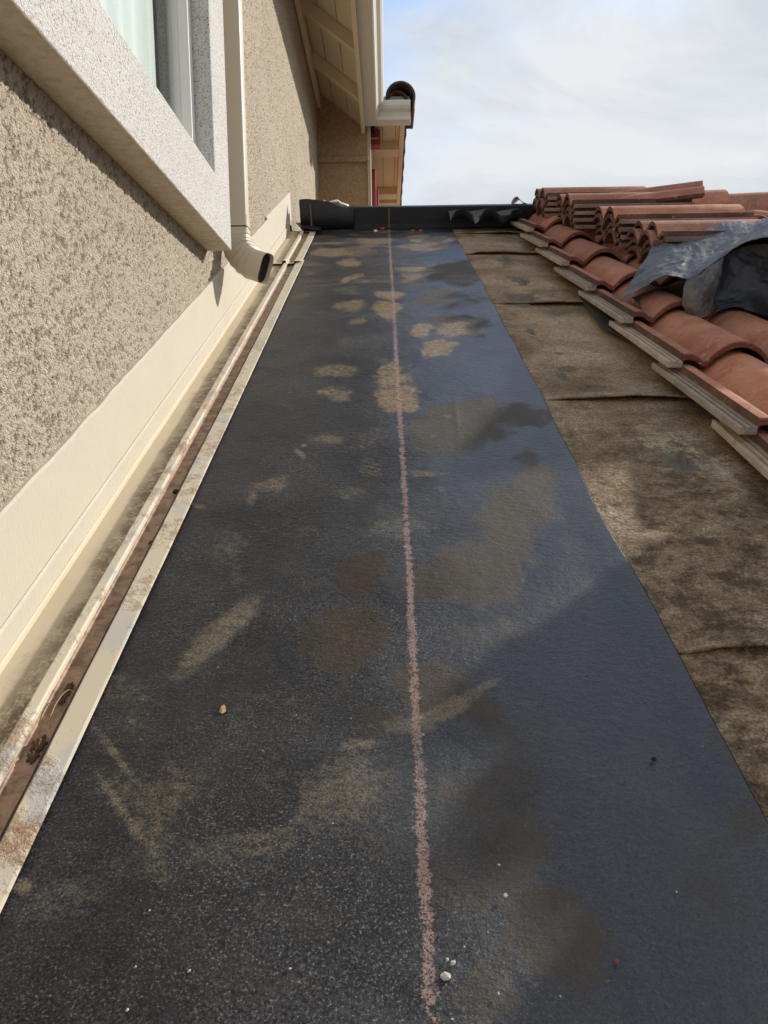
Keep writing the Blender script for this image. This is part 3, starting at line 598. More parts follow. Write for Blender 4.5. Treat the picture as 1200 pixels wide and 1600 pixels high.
part(MB().box(fx-.022, fx-.004, .66, .70, wz0+.0455, wz1-.046), 'mullion', M_WHITE, win)
part(MB().box(fx-.018, fx-.014, wy0+.01, wy1-.048, wz0+.046, wz1-.047), 'glass', M_GLASS, win)
# blind with gentle vertical pleats, set back behind the glass, gap at the far end
yb1 = wy1-.125; ys = np.linspace(wy0, yb1, 160); Vb = []
for y in ys:
    x = fx-.034+.004*math.sin(y*70)+.003*math.sin(y*31)
    Vb += [(x, y, wz0-.02), (x, y, wz1)]
mesh('blind', Vb, grid(160, 2), M_CURT, win, smooth=True)
mesh('room', [(fx-.06, wy0, wz0-.05), (fx-.9, wy0, wz0-.05), (fx-.9, wy1+.3, wz0-.05), (fx-.06, wy1+.02, wz0-.05), (fx-.06, wy0, wz1), (fx-.9, wy0, wz1), (fx-.9, wy1+.3, wz1), (fx-.06, wy1+.02, wz1)], [(0, 1, 2, 3), (4, 5, 6, 7), (1, 2, 6, 5), (2, 3, 7, 6), (0, 1, 5, 4)], M_ROOM, win)
# base trim: painted board along the foot of the wall, wavy top where the stucco stops
vt = np.linspace(-.6, 4.10, 400)
def strip(v0, v1, n0, n1, x0, x1, name, par, wob=0., mat=M_TRIM):
    vs = np.linspace(v0, v1, max(int((v1-v0)/.012), 4)); V = []
    for v in vs:
        t_ = n1+wob*float(fbm(v*14, 3., 4)); a = .0008*float(fbm(v*5, n0*50, 2))
        V += [RF(x0, v, n0), RF(x1+a, v, n0), RF(x1+a, v, t_-.003), RF(x1-.003+a, v, t_), RF(x0, v, t_)]
    Fc = []
    for i in range(len(vs)-1):
        for j in range(5): Fc.append((i*5+j, i*5+(j+1) % 5, (i+1)*5+(j+1) % 5, (i+1)*5+j))
    Fc += [tuple(range(5)), tuple(len(V)-5+j for j in range(5))[::-1]]
    return mesh(name, V, Fc, mat, par)
vjt = at_x(417, 370, XWALL).dot(VW); vend = at_x(452, 318, XWALL).dot(VW)
bt = strip(-.6, vjt-.003, .047, .162, XWALL-.01, XWALL+.0085, 'base_trim', house, .006)
strip(vjt, vend, .047, .175, XWALL-.01, XWALL+.007, 'base_trim', house, .002)
strip(-.6, vend-.25, .013, .0465, XWALL-.01, XWALL+.0125, 'counter_flashing', house, 0.)
strip(vend-.235, vend-.12, .014, .060, XWALL-.01, XWALL+.010, 'counter_flashing', house, 0.)
# downspout
down = bpy.data.objects.new('downspout', None); COL.objects.link(down); down.parent = house
yd = 1.985; down.location = np.array([XWALL+.04, yd, 1.2])-np.array(house.location)
def rr_ring(cx, cy, hx, hy, c=.009):      # rounded rectangle with corrugation, local 2d
    pts = []
    for (sx_, sy_, a0) in ((1, 1, 0), (-1, 1, 90), (-1, -1, 180), (1, -1, 270)):
        for a in (0, 30, 60, 90):
            r = math.radians(a0+a); pts.append((cx+sx_*(hx-c)+c*math.cos(r), cy+sy_*(hy-c)+c*math.sin(r)))
    return pts
pt = at_x(362, 0, -.425); pb = at_x(369, 330, -.425); print('pipe', pt, pb)
xd = XWALL+.047; rings = []
zt = 3.0; zb = 1.117
for z in np.linspace(zb, zt, 40): rings.append([(a, b, z) for a, b in rr_ring(xd, yd, .0365, .027)])
o = MB().loft(rings).build('pipe', M_DOWN, down, smooth=True); o.modifiers.new('e', 'EDGE_SPLIT').split_angle = math.radians(35)
# elbow: crimped sections turning outwards
p0 = np.array([xd, yd, zb]); end = at_y(424, 428, yd-.01); print('elbow end', end)
rings = []; R_ = .103; nseg = 30; ang = math.radians(69)
def erings(off):
    out = []
    for i in range(nseg+1):
        a = ang*i/nseg; cx = xd+R_*(1-math.cos(a)); cz = zb-R_*math.sin(a); tx, tz = math.sin(a), -math.cos(a)
        nx, nz_ = math.cos(a), math.sin(a)
        k = 1.0+(.05 if i % 5 == 2 else 0)*(0 < i < nseg)
        out.append([(cx+nx*p*k, yd+q*k, cz+nz_*p*k) for p, q in rr_ring(0, 0, .0385+.0045*min(1, i/12)+off, .0290+off, .010+.010*min(1, i/16))])
    cx = xd+R_*(1-math.cos(ang)); cz = zb-R_*math.sin(ang); tx, tz = math.sin(ang), -math.cos(ang); nx, nz_ = math.cos(ang), math.sin(ang)
    for d in (.004, .022, .034): out.append([(cx+tx*d+nx*p, yd+q, cz+tz*d+nz_*p) for p, q in rr_ring(0, 0, .0430+off, .0290+off, .020)])
    return out
pre = [[(a, b, zb+h) for a, b in rr_ring(xd, yd, .038, .0285)] for h in (.045, .002)]
TW = math.radians(24)
def twist(rs):
    return [[(xd+(p[0]-xd)*math.cos(TW*min(1, max(0, (p2-0)/12)))+(p[1]-yd)*math.sin(TW*min(1, p2/12)), yd-(p[0]-xd)*math.sin(TW*min(1, p2/12))+(p[1]-yd)*math.cos(TW*min(1, p2/12)), p[2]) for p in r] for p2, r in enumerate(rs)]
_er = erings
def erings(off): return twist(_er(off))
eb = MB(); eb.loft(pre+erings(0), cap=False); eb.loft(erings(-.0015)[2:], cap=False)
o = eb.build('elbow', M_DOWN, down, smooth=True); o.modifiers.new('e', 'EDGE_SPLIT').split_angle = math.radians(28)
er = erings(-.0018)
MB().loft([er[-2], er[-3]]).build('bore_plug', M_DARK, down)  # black plug just inside the outlet paints the dark hollow
MB().loft([[(a, b, zb+h) for a, b in rr_ring(xd, yd, .0388, .0293)] for h in (.012, .015)]).build('seam_ring', M_CORE, down)

# eave along the wall
zf0 = 2.655; XFA = -.153; zw = 2.985; YE = 5.36
eave = bpy.data.objects.new('roof', None); COL.objects.link(eave); eave.parent = house; eave.location = (.3, 1., 2.7)
sl = (zw-zf0-.07)/(XFA-XWALL)     # slope of the boards
zb_ = lambda x: zw-(x-XWALL)*((zw-(zf0+.085))/(XFA-XWALL))
bd = MB()
for k in range(3):
    xa = XWALL-.1+(XFA+.1-XWALL)*[0, .52, .78, 1][k]+.0015; xb = XWALL-.1+(XFA+.1-XWALL)*[0, .52, .78, 1][k+1]-.0015
    bd.hexa([(xa, .2, zb_(xa)), (xb, .2, zb_(xb)), (xb, YE+.6, zb_(xb)), (xa, YE+.6, zb_(xa)), (xa, .2, zb_(xa)+.02), (xb, .2, zb_(xb)+.02), (xb, YE+.6, zb_(xb)+.02), (xa, YE+.6, zb_(xa)+.02)])
bd.build('soffit_board', M_FASC, eave)
MB().hexa([(XWALL-.15, .2, zb_(XWALL-.15)+.022), (-.06, .2, zb_(XFA)-.02+.022), (-.06, YE+.6, zb_(XFA)-.02+.022), (XWALL-.15, YE+.6, zb_(XWALL-.15)+.022), (XWALL-.15, .2, zb_(XWALL-.15)+.06), (-.06, .2, zb_(XFA)+.04), (-.06, YE+.6, zb_(XFA)+.04), (XWALL-.15, YE+.6, zb_(XWALL-.15)+.06)]).build('deck_edge', M_DARK, eave)
for yr in (1.8, 2.4, 3.0, 3.6, 4.18, 4.80):
    h = .085
    r_ = MB().hexa([(XWALL, yr, zb_(XWALL)-h), (XFA-.001, yr, zb_(XFA)-h+.004), (XFA-.001, yr+.045, zb_(XFA)-h+.004), (XWALL, yr+.045, zb_(XWALL)-h), (XWALL, yr, zb_(XWALL)-.001), (XFA-.001, yr, zb_(XFA)-.001), (XFA-.001, yr+.045, zb_(XFA)-.001), (XWALL, yr+.045, zb_(XWALL)-.001)]).build('rafter_tail', M_FASC, eave)
    bevel(r_, .002)
bevel(MB().box(XWALL+.004, XWALL+.03, .2, YR, zw-.125, zw-.03).build('frieze_board', M_FASC, eave), .002)
bevel(MB().box(XFA, XFA+.024, .2, YE, zf0, zf0+.16).build('fascia', M_FASC, eave), .004, 3)
# ogee gutter, wraps the corner to the right
gz = zf0+.045
gp = [(0, .12), (0, 0), (.080, 0), (.088, .006), (.091, .03), (.101, .050), (.122, .066), (.134, .085), (.136, .108), (.132, .118), (.124, .118)]
gx = XFA+.026
ye = YE-.02
xr = float(at_y(641, 160, YE-.1)[0]); print('xr', xr)
V = []; ng = len(gp)
for (o_, z) in gp: V.append((gx+o_, .2, gz+z))
for (o_, z) in gp: V.append((gx+o_, ye-.0-o_, gz+z))
for (o_, z) in gp: V.append((xr, ye-o_, gz+z))
Fc = grid(3, ng).tolist()
gt = mesh('gutter', V, [f[::-1] for f in Fc], M_GUT, eave); gt.modifiers.new('s', 'SOLIDIFY').thickness = .0015
mesh('gutter_end', [(xr, ye-o_, gz+z) for o_, z in gp], [tuple(range(ng))], M_GUT, gt)
MB().box(xr-.055, xr-.045, ye-.128, ye-.0, gz+.119, gz+.124).build('gutter_strap', M_GUT, gt)
Vs = []
for xx in (xr-.060, xr-.056):
    for o_, z in gp: Vs.append((xx, ye-o_*1.02-.001, gz+z))
solid(mesh('gutter_joint', Vs, grid(2, ng), M_FASC, gt), .002)
# boxed return at the corner
zr0 = float(at_y(600, 193, YE-.02)[2]); print('zr0', zr0, zf0)
bevel(MB().box(XFA+.0245, xr+.004, YE-.018, YE+.02, zr0, gz+.125).build('return_fascia', M_FASC, eave), .003)
MB().box(XFA+.03, xr, YE+.021, YE+.05, zr0+.03, zr0+.2).build('return_block', M_FASC, eave)
# barrel tile ends over the gutter
ctr = at_y(627, 150, YE-.1); Rr = .115
def barrel(cx, cy, cz, R, r2, L, sx=1., a0=0, a1=180):
    rings = []
    for yy in (0, L):
        rings.append([(cx+R*math.cos(math.radians(a))*sx, cy+yy, cz+R*math.sin(math.radians(a))) for a in np.linspace(a0, a1, 22)]+[(cx+r2*math.cos(math.radians(a))*sx, cy+yy, cz+r2*math.sin(math.radians(a))) for a in np.linspace(a1, a0, 22)])
    return MB().loft(rings)
barrel(float(ctr[0])-.005, YE-.09, float(ctr[2])+.0, .106, .092, .45, 1., -20, 175).build('barrel_tile', M_TILED, eave, smooth=False)
barrel(float(ctr[0])-.03, YE-.02, float(ctr[2])-.01, .085, .070, .4, 1., 0, 175).build('barrel_tile', M_TILED, eave)
MB().box(float(ctr[0])-.12, float(ctr[0])+.10, YE+.05, YE+.4, float(ctr[2])-.03, float(ctr[2])+.05).build('tile_mortar', M_DARK, eave)
# return wall facing the camera, ledge band, second wall running away
XR2 = float(at_y(577, 250, YR)[0]); print('XR2', XR2)
zl = float(at_y(540, 250, YR)[2])
n = 120; yy_ = np.linspace(XWALL-.02, XR2, n); zz_ = np.linspace(1.6, 3.2, 160); A, B = np.meshgrid(yy_, zz_, indexing='ij')
Yw = YR-.004*fbm(A*60, B*60, 4)-.010*sstep(zl-.03, zl+.03, B)*1.0
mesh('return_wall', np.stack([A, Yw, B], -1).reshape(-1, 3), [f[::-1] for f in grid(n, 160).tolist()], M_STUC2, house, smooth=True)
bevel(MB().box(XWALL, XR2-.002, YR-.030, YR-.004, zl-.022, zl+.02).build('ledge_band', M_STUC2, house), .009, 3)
bevel(MB().box(XR2-.014, XR2+.012, YR-.014, YR+.10, 1.5, zr0+.02).build('corner_board', M_CREAM, house), .003)
YF = 12.0
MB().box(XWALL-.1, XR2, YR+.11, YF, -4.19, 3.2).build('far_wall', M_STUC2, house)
# second eave over that wall
z2 = float(at_y(600, 196, YE+.1)[2])+.01; XE2 = float(at_y(629, 200, 5.5)[0]); print('z2', z2, XE2)
sf = MB(); 
for x0, x1 in ((XR2+.001, XR2+.098), (XR2+.101, XR2+.198), (XR2+.201, XE2-.022)):
    if x1 > x0: sf.box(x0, x1, YR+.0, YF, z2+.035, z2+.05)
sf.build('far_soffit', M_FASC, eave)
bevel(MB().box(XE2-.02, XE2+.012, YE+.06, YF, z2-.025, z2+.09).build('far_fascia', M_FASC, eave), .003)
for px in (232, 302, 316):
    q = at_z(600, px, z2-.02); yv = float(q[1]); MB().box(XR2+.002, XE2-.021, yv, yv+.16, z2-.03, z2+.034).build('far_rafter', M_FASC, eave)
for k in range(9):
    ya = YE+.15+k*.36; Vv_ = MB().hexa([(XE2-.05, ya, z2+.10), (XE2+.040, ya, z2+.075), (XE2+.020, ya+.42, z2+.060), (XE2-.05, ya+.42, z2+.085), (XE2-.05, ya, z2+.16), (XE2+.040, ya, z2+.155), (XE2+.020, ya+.42, z2+.13), (XE2-.05, ya+.42, z2+.14)]); Vv_.build('eave_tile', M_TILED, eave)
MB().hexa([(XR2-.3, YE+.3, z2+.16), (XE2, YE+.3, z2+.095), (XE2, YF, z2+.095), (XR2-.3, YF, z2+.16), (XR2-.3, YE+.3, z2+.3), (XE2, YE+.3, z2+.14), (XE2, YF, z2+.14), (XR2-.3, YF, z2+.3)]).build('far_roof_deck', M_DARK, eave)
# red shutters and bracket on the far wall
def redbox(px0, px1, py0, py1, Y, d, name):
    a = at_y(px0, py1, Y); b = at_y(px1, py0, Y); o = MB().box(XR2+.0005, float(b[0]), Y, Y+d, float(a[2]), float(b[2])).build(name, M_RED, house); bevel(o, .003); return o
redbox(579, 594, 202, 226, YR+.16, .10, 'red_bracket')
MB().box(XR2+.0006, XR2+.07, YR+.155, YR+.159, float(at_y(590, 217, YR+.155)[2]), float(at_y(590, 215, YR+.155)[2])).build('bracket_strip', M_CREAM, house)
redbox(579, 587, 264, 420, YR+.45, .10, 'red_shutter')
redbox(579, 591.5, 295, 420, YR+.62, .5, 'red_shutter')

# ------------------------------------------------------------------ ridge curb wrapped in membrane
cvt = at_y(600, 325, float(RF(0, VR)[1])); 
vc = VR-.035
def curb_top_n():
    lo_, hi = 0, .3
    for _ in range(40):
        m_ = (lo_+hi)/2; P_ = RF(0, vc, m_); q = RC@(P_-CP); y = 800-F*q[1]/q[2]
        if y > 325: lo_ = m_
        else: hi = m_
    return lo_
hN = curb_top_n(); print('curb height', hN)
uc = lambda px, t=.06: at_y(px, 345, float(RF(0, vc, .05)[1]))[0]
ua, ub = float(uc(472)), float(uc(836))
curb = empty('membrane_curb', RF(0, vc, 0), 'low black membrane-wrapped curb across the top of the roof', 'curb')
n = 220; us = np.linspace(ua, ub, n); prof = [(-.012, .006), (-.002, .010), (.0, .03), (0, .5), (0, 1.), (.004, 1.04), (.05, 1.04), (.06, 1.0), (.06, 0)]
V = []
for u in us:
    for (dv, nn_) in prof:
        h = nn_*hN if nn_ > .011 and nn_ not in (.03,) else nn_
        h *= 1+.015*float(fbm(u*5, 3, 2)); V.append(RF(u, vc+dv+.003*float(fbm(u*8, nn_*3, 3)), max(h, .004)))
M_CURB = m_flat('curb_membrane', (.016, .018, .024), .5, 90, .35, .003)
b_ = mesh('body', V, [f for f in grid(n, len(prof)).tolist()], M_CURB, curb, smooth=False)
MB().rbox(ua+.004, ub-.004, vc+.004, vc+.056, 0, hN*.97).build('board_core', M_CORE, curb)
# chalk lines carried up over the curb
M_CHK = m_flat('chalk_dust', (.16, .12, .10), .9, 300, .5)
for px, w in ((608, .008), (487, .009)):
    u = float(uc(px)); hh = hN*1.0 if px > 500 else hN*1.32
    if px > 500: MB().rbox(u-w/2, u+w/2, vc-.0035, vc-.002, .012, hh).build('chalk_mark', M_CHK, curb)
# torn left flap standing higher than the curb
fl = []; M_ = 26
for i in range(M_):
    u = ua-.008+(float(uc(556))-ua)*i/(M_-1); k = i/(M_-1)
    topn = hN*(1.42-.42*max(0, (k-.35)/.65)+.03*math.sin(k*13))
    fl.append([RF(u, vc-.012-.004*math.sin(k*5), .012), RF(u, vc-.009-.003*math.sin(k*9), topn*.5), RF(u, vc-.007+.004*math.sin(k*7), topn*.93), RF(u, vc+.002+.004*math.sin(k*4), topn)])
o = mesh('membrane_flap', [p for r in fl for p in r], grid(M_, 4), M_CURB, curb, smooth=True); solid(o, .003)
u = float(uc(487)); MB().rbox(u-.004, u+.004, vc-.0195, vc-.0165, .02, hN*1.25).build('chalk_mark', M_CHK, curb)
# rolled white edge of a torn flap
wv = [at_y(x, y, float(RF(0, vc, 0)[1])) for x, y in ((506, 316), (512, 320), (521, 317), (528, 316), (533, 320), (545, 324))]
V = [p for w in wv for p in (w+np.array([0, -.012, 0]), w+np.array([0, -.004, .012]), w+np.array([0, .02, .004]))]
o = mesh('torn_film', V, grid(len(wv), 3), M_WHITE, curb, smooth=True); solid(o, .0015)
# small loose tongue of membrane at the left foot
tg = [at_roof(*p, .02) for p in ((462, 352), (480, 351), (502, 357), (500, 363), (470, 360))]
o = mesh('membrane_tongue', [RF(u, v, .030-.010*(i == 2)) for i, (u, v) in enumerate(tg)], [(0, 1, 2, 3, 4)], M_CURB, origin=RF(*tg[0], .02)); solid(o, .003); tag(o, 'loose black membrane tongue at the curb\'s left foot over the flashing end', 'membrane scrap')
# debris corner at the wall end
u, v = at_roof(462, 362, .02)
# wavy black closure strip over the tile course head
M_CLO = m_flat('black_rubber_closure', (.012, .012, .013), .95, 60, .4, .002, Specular_IOR_Level=.15)
ylc = float(RF(0, vc, .07)[1])
n = 90; V = []; xs = np.linspace(702, 818, n)
for i, x in enumerate(xs):
    ph = (x-702)/44.*math.pi; w = abs(math.sin(ph+.35)); yb = 341+11*(1-w**.8)
    a = at_roof(x, yb, .060); p = RF(a[0], a[1]-.0, .060); back_ = RF(a[0], vc-.004, .085)
    pz = (p+back_)/2+NW*(.012+.012*w)
    V += [p, p*.75+back_*.25+NW*(.008+.010*w), pz, back_]
o = mesh('wavy_closure', V, grid(n, 4), M_CLO, smooth=True, origin=V[0]); solid(o, .004, 1); tag(o, 'wavy black rubber closure strip between membrane and tiles below the curb', 'closure strip')
# curled metal bracket
ycb = float(RF(0, vc+.01, 0)[1]); cv = [at_y(x, y, ycb) for x, y in ((797, 336), (797, 326), (799, 317), (803, 311), (808, 309.5), (811, 313), (816, 318), (824, 321), (834, 326))]
V = []
for i, p in enumerate(cv): V += [p+np.array([-.004, -.03, 0]), p+np.array([.020, .02, 0])]
o = mesh('curled_strap', V, grid(len(cv), 2), M_SILV, smooth=True, origin=cv[0]); solid(o, .004); tag(o, 'curled grimy metal strap standing on the curb left of the tile stacks', 'metal strap')

# ------------------------------------------------------------------ roof tiles
LT = .475; TT = .013; NPW = 60
def prof_n(u):
    u = np.asarray(u, float); n = np.zeros_like(u)
    rim = .030-.018*sstep(.047, .088, u)
    b1 = .010+.046*np.clip(np.sin(np.pi*np.clip((u-.085)/.140, 0, 1)), 0, 1)**.75
    b2 = .010+.046*np.clip(np.sin(np.pi*np.clip((u-.225)/.150, 0, 1)), 0, 1)**.75
    return np.where(u < .085, np.maximum(rim, .012), np.where(u < .225, b1, b2))
def tile_mesh():
    # body: local x across, y from tail (0) to head (LT), z up
    us = np.linspace(.032, .348, 74); topz = prof_n(us); botz = topz-TT; botz[0] = .0125; 
    rings = []; jit = [float(fbm(i*.9, 2., 3))*.004 for i in range(len(us))]
    for y, e_ in ((0., 1), (.004, 0), (LT*.5, 0), (LT, 0)):
        z_ = 0 if not e_ else -.0025
        rings.append([(u, y+(jit[i] if e_ else 0), topz[i]+z_) for i, u in enumerate(us)]+[(u, y+(jit[i] if e_ else 0), botz[i]) for i, u in list(enumerate(us))[::-1]])
    mb_ = MB().loft(rings); nn_ = 2*len(us)
    mi = []
    for k in range(3):
        for j in range(nn_):
            mi.append(1 if (k == 0) else (0 if j < len(us)-1 else 2))
    mi += [1, 2]
    me_o = mesh('t', mb_.V, mb_.F, None, mats=[M_TILE, M_TILEE, M_TILED], mi=mi)
    me = me_o.data; bpy.data.objects.remove(me_o)
    # lip: interlock with two ribs
    lp = [(0, .0), (0, .011), (.0015, .0135), (.0065, .0135), (.0080, .0065), (.0125, .0065), (.0140, .0135), (.0190, .0135), (.0205, .0065), (.0250, .0065), (.0265, .0135), (.0318, .0135), (.0318, .0)]
    rings = [[(u, y+(.002*math.sin(u*400)), z) for u, z in lp] for y in (0, LT*.5, LT)]
    lo2 = mesh('l', *(lambda q: (q.V, q.F))(MB().loft(rings)), M_TILEG); lm = lo2.data; bpy.data.objects.remove(lo2); l2 = lm.copy(); l2.materials[0] = M_TILEG2
    return me, lm, l2
TM, LM, LM2 = tile_mesh(); TM.name = 'roof_tile'; LM.name = 'side_lap'; LM2.name = 'side_lap_stack'
for p_ in TM.polygons: p_.use_smooth = len(p_.vertices) == 4
def frame_matrix(o, x, y, z):
    M = Matrix([[float(x[i]), float(y[i]), float(z[i]), float(o[i])] for i in range(3)]+[[0, 0, 0, 1]]); return M
def edges(o): 
    m_ = o.modifiers.new('e', 'EDGE_SPLIT'); m_.split_angle = math.radians(40); return o
def place_tile(o, x, y, z, label, group, lip=True, first=[None]):
    t = bpy.data.objects.new('roof_tile', TM); COL.objects.link(t); t.matrix_world = frame_matrix(o, x, y, z); edges(t); tag(t, label, 'roof tile', group, 'thing')
    if lip:
        l = bpy.data.objects.new('side_lap', LM2 if 'loose' in label else LM); COL.objects.link(l); l.parent = t
    return t
vh = []
for p in [(797, 345), (812, 364.5), (837, 386), (866, 416), (903, 453), (951, 500), (1018, 565), (1113, 656)]: vh.append(at_roof(*p, .040))
print('heads', [tuple(round(a, 3) for a in q) for q in vh])
vs_fit = np.polyfit(np.arange(8), [q[1] for q in vh], 1); u_fit = np.polyfit(np.arange(8), [q[0] for q in vh], 1); print(vs_fit, u_fit)
COLP = .286
names_r = ['top', 'second', 'third', 'fourth', 'fifth', 'sixth', 'seventh', 'eighth', 'ninth']
names_c = ['leftmost', 'second from the left', 'third from the left', 'fourth from the left', 'fifth from the left', 'sixth from the left']
lift = .035
for r in range(8):
    v_head = vs_fit[0]*r+vs_fit[1]; ub_ = u_fit[0]*r+u_fit[1]
    if r < 8: v_head = .5*v_head+.5*vh[r][1]; ub_ = .3*ub_+.7*vh[r][0]
    tail = v_head-LT
    for c_ in range(6):
        jit = random.uniform(-.006, .006); ju = random.uniform(-.0025, .0025)
        hn, tn = .026, .026+(lift if r < 7 else .012)
        a = RF(ub_+c_*COLP+ju, tail+jit, tn); b = RF(ub_+c_*COLP+ju, tail+jit+math.sqrt(LT**2-(tn-hn)**2), hn)
        y = (b-a)/np.linalg.norm(b-a); x = XW.copy()+y*random.uniform(-.008, .008); x -= y*x.dot(y); x /= np.linalg.norm(x); z = np.cross(x, y)
        a = a-z*0
        place_tile(a, x, y, z, f'terracotta double-roll tile, {names_c[c_]} in the {names_r[r]} course counted from the ridge', 'tiles laid in courses on the right', lip=True)
# battens under the tiles
for r in range(8):
    v_head = vs_fit[0]*r+vs_fit[1]
    tag(MB().rbox(u_fit[1]+.09, 2.6, v_head-.05, v_head-.012, .006, .024).build('batten', m_flat('batten_wood', (.16, .11, .07), .9) if r == 0 else bpy.data.materials['batten_wood'], origin=RF(u_fit[1]+.05, v_head, .006)), f'wood batten hidden under the {names_r[r]} tile course', 'batten', 'battens under the tile courses')

# ------------------------------------------------------------------ stacks of loose tiles
def stack(px, py, n0, count, rot, label, skew=0.0, pitch=.026, jig=1., vfix=None, tilt=7.):
    u, v = at_roof(px, py, n0)
    if vfix: u, v = vfix
    for k in range(count):
        a = math.radians(rot+random.uniform(-2.2, 2.2)*jig)
        # tile local y (length) points across the roof (+u), tile local x (width) up the slope
        L = XW*math.cos(a)+VW*math.sin(a); Wd = -XW*math.sin(a)+VW*math.cos(a)
        tl = math.radians(tilt+random.uniform(-.8, .8)); Wd = Wd*math.cos(tl)-NW*math.sin(tl)
        x = Wd; y = -L; z = np.cross(x, y)
        if z.dot(NW) < 0: y = L; z = np.cross(x, y)
        base = RF(u, v, n0+.315*math.sin(math.radians(tilt))-.022*(tilt > 0)+k*pitch)+XW*random.uniform(-.014, .014)*jig+VW*random.uniform(-.004, .004)*jig
        if y.dot(XW) < 0: base = base+L*LT
        pos_ = ['bottom', 'second', 'third', 'fourth', 'fifth', 'sixth', 'seventh', 'eighth', 'top'][k if k < count-1 else 8]
        place_tile(base, x, y, z, f'loose tile, {pos_} of the {label}', 'loose tiles stacked on the roof', lip=True)
stack(854, 345, .085, 4, 0, 'farthest-left stack nearest the curb', pitch=.024)
stack(899, 364, .100, 4, 0, 'second stack from the curb')
stack(966, 394, .100, 4, 1, 'third stack, left of the black plastic')
stack(1030, 428, .100, 4, 1, 'stack half covered by the black plastic')
stack(0, 0, .10, 9, -3, 'stack under the black plastic\'s right part', vfix=(1.27, 2.08), tilt=0)  # unseen stack, made taller to lengthen the shade on the membrane
stack(0, 0, .012, 9, 2, 'upper added tall stack out of view beside the lower felt', vfix=(.84, .97), tilt=0)  # added out of view to shade the membrane's lower right
stack(0, 0, .012, 9, -2, 'lower added tall stack out of view beside the lower felt', vfix=(.80, .60), tilt=0)  # second unseen stack, added for the same shade
# single tile leaning across the first stack
b = at_depth(958, 311, 3.22); e2 = at_depth(1036, 301, 3.15); y = (e2-b)/np.linalg.norm(e2-b); x = -VW+0*XW; x -= y*x.dot(y); x /= np.linalg.norm(x); z = np.cross(x, y)
if z.dot(NW) < 0: x = -x; z = np.cross(x, y)
place_tile(b-x*.1-z*.02-y*.12, x, y, z, 'loose terracotta tile lying tilted across the tops of the two farthest stacks', 'loose tiles stacked on the roof')
# ridge caps
def cap(u0, L, R0, R1, v, n, label):
    rings = []
    for t_ in np.linspace(0, 1, 8):
        R_ = R0+(R1-R0)*t_; rings.append([RF(u0+L*t_, v+R_*math.cos(a), n+R_*math.sin(a)) for a in np.linspace(-.1, math.pi+.1, 22)]+[RF(u0+L*t_, v+(R_-.013)*math.cos(a), n+(R_-.013)*math.sin(a)) for a in np.linspace(math.pi+.1, -.1, 22)])
    o = MB().loft(rings).build('ridge_tile', M_TILE, smooth=True, origin=RF(u0, v, n)); edges(o); tag(o, label, 'ridge tile', 'ridge tiles along the top of the tiled roof', 'thing')
def solve_u(px, v, n):
    lo_, hi = -2., 5.
    for _ in range(50):
        m_ = (lo_+hi)/2; q = RC@(RF(m_, v, n)-CP)
        if 600+F*q[0]/q[2] < px: lo_ = m_
        else: hi = m_
    return lo_
vcap = VR-.02
u0 = solve_u(1062, vcap, .14); u1 = solve_u(1131, vcap, .14); print('caps', u0, u1)
cap(u0-.16, u1-u0+.16, .108, .120, vcap, .045, 'reddish half-round ridge cap with its open end right of the tile stacks')
for k, nm in enumerate(('first', 'second', 'third')): cap(u1-.03+k*.40, .42, .098, .110, vcap, .045-.002*k, f'half-round ridge cap, {nm} to the right of the open-ended cap')
# battens/ridge board below caps
tag(MB().rbox(float(uc(838)), 2.9, vcap-.02, vcap+.02, 0, .10).build('ridge_board', M_DARK, origin=RF(1, vcap, 0)), 'dark ridge board under the ridge caps at the top right', 'board')

# ------------------------------------------------------------------ black plastic sheet over the stacks
G = [
 [(1040, 372, 2.62), (1068, 366, 2.60), (1105, 362, 2.58), (1140, 360, 2.56), (1180, 358, 2.52), (1200, 355, 2.5), (1228, 352, 2.4)],
 [(1031, 362, 2.50), (1062, 356, 2.46), (1100, 350, 2.43), (1142, 347, 2.38), (1175, 347, 2.33), (1200, 343, 2.28), (1228, 338, 2.2)],
 [(1021, 384, 2.32), (1052, 378, 2.28), (1090, 378, 2.25), (1132, 376, 2.2), (1166, 368, 2.16), (1197, 358, 2.15), (1228, 352, 2.08)],
 [(1004, 414, 2.20), (1042, 405, 2.16), (1078, 402, 2.12), (1112, 402, 2.07), (1148, 389, 2.03), (1188, 371, 2.02), (1228, 362, 1.95)],
 [(984, 446, 2.14), (1018, 428, 2.08), (1050, 424, 2.04), (1078, 430, 1.98), (1112, 410, 1.93), (1162, 380, 1.93), (1228, 370, 1.86)],
 [(972, 470, 2.10), (1008, 450, 2.03), (1042, 433, 1.97), (1073, 438, 1.91), (1106, 418, 1.87), (1166, 382, 1.88), (1228, 376, 1.80)],
]
def spline_grid(G, nu_, nv_):
    if G[0][-1][0] > 1220: G = [r+[(1285, r[-1][1]+40+5*i, r[-1][2]-.02), (1315, r[-1][1]+110, r[-1][2]-.02)] for i, r in enumerate(G)]
    A = np.array([[at_depth(*p) for p in r] for r in G])
    def cr(P, t, n):
        m_ = P.shape[0]-1; x = t*m_; i = np.clip(np.floor(x).astype(int), 0, m_-1); f = (x-i)
        g = lambda k: P[np.clip(i+k, 0, m_)]
        f = f.reshape((-1,)+(1,)*(P.ndim-1))
        return .5*(2*g(0)+(-g(-1)+g(1))*f+(2*g(-1)-5*g(0)+4*g(1)-g(2))*f**2+(-g(-1)+3*g(0)-3*g(1)+g(2))*f**3)
    A = cr(A, np.linspace(0, 1, nu_), nu_); A = np.swapaxes(cr(np.swapaxes(A, 0, 1), np.linspace(0, 1, nv_), nv_), 0, 1)
    return A
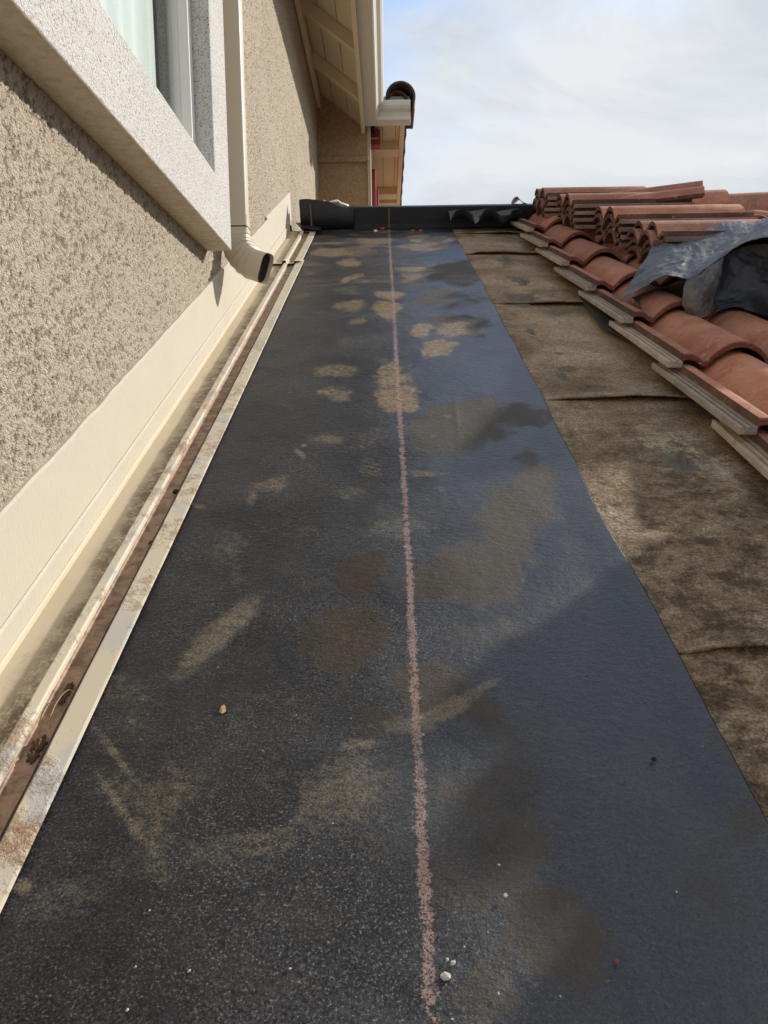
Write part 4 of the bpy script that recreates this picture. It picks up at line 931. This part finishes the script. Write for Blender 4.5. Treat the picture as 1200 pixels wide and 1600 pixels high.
def wrinkle(A, amp, seed, k=1.):
    nu_, nv_ = A.shape[:2]; du = np.gradient(A, axis=0); dv = np.gradient(A, axis=1); N_ = np.cross(du, dv); N_ /= np.linalg.norm(N_, axis=2, keepdims=True)+1e-9
    i, j = np.meshgrid(np.linspace(0, 1, nu_), np.linspace(0, 1, nv_), indexing='ij')
    a = 1-np.abs(fbm((i*4+j*2.5)*k+seed, (j*9-i*3)*k, 4)*4); b = 1-np.abs(fbm((i*9-j*2)*k+seed*2, (j*7+i*9)*k, 3)*5)
    c_ = 1-np.abs(fbm((i*16+j*9)*k+seed*3, (j*22-i*6)*k, 3)*5); return A+N_*(amp*(np.clip(a, -1, 1)*.8+np.clip(b, -1, 1)*.24+.05*np.clip(c_, -1, 1))[..., None])
A = wrinkle(spline_grid(G, 200, 300), .0068, 3)
tarp = empty('plastic_sheet', at_depth(1100, 470, 2.1), 'crumpled black plastic sheet draped over the tile stacks at right', 'plastic sheet')
def sheet(A, name, mt=None):
    o = mesh(name, A.reshape(-1, 3), grid(A.shape[0], A.shape[1]), mt or M_PLAS, tarp, smooth=True); solid(o, .0012); return o
sheet(A, 'top_cover')
# hanging front flap
G2 = [[(1073, 438, 1.911), (1090, 427, 1.89), (1106, 418, 1.871), (1130, 402, 1.872)], [(1068, 455, 1.90), (1088, 450, 1.87), (1108, 445, 1.86), (1126, 432, 1.88)], [(1068, 478, 1.91), (1086, 478, 1.88), (1106, 474, 1.89), (1116, 462, 1.91)], [(1079, 495, 1.93), (1090, 497, 1.90), (1105, 493, 1.91), (1111, 484, 1.93)]]
sheet(wrinkle(spline_grid(G2, 60, 50), .003, 9, .6), 'front_flap')
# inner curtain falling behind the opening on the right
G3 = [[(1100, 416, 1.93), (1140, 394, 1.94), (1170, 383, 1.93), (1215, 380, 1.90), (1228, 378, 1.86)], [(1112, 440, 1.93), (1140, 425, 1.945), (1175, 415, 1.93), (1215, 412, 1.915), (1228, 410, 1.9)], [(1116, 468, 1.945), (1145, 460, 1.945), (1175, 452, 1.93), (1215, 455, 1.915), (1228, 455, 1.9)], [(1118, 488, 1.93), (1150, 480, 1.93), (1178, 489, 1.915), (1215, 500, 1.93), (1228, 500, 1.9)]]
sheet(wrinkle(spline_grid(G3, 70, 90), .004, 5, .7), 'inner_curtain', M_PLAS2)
# low tucked fold at the left front, and the dark sheet inside the cavity
G4 = [[(986, 466, 2.12), (1012, 455, 2.10), (1045, 446, 2.10), (1078, 440, 2.08)], [(990, 468, 2.11), (1015, 466, 2.12), (1045, 464, 2.13), (1080, 462, 2.10)], [(1000, 482, 2.06), (1018, 484, 2.04), (1045, 476, 2.03), (1078, 470, 2.0)]]
sheet(wrinkle(spline_grid(G4, 40, 50), .003, 12, .8), 'tucked_fold')
print('done')
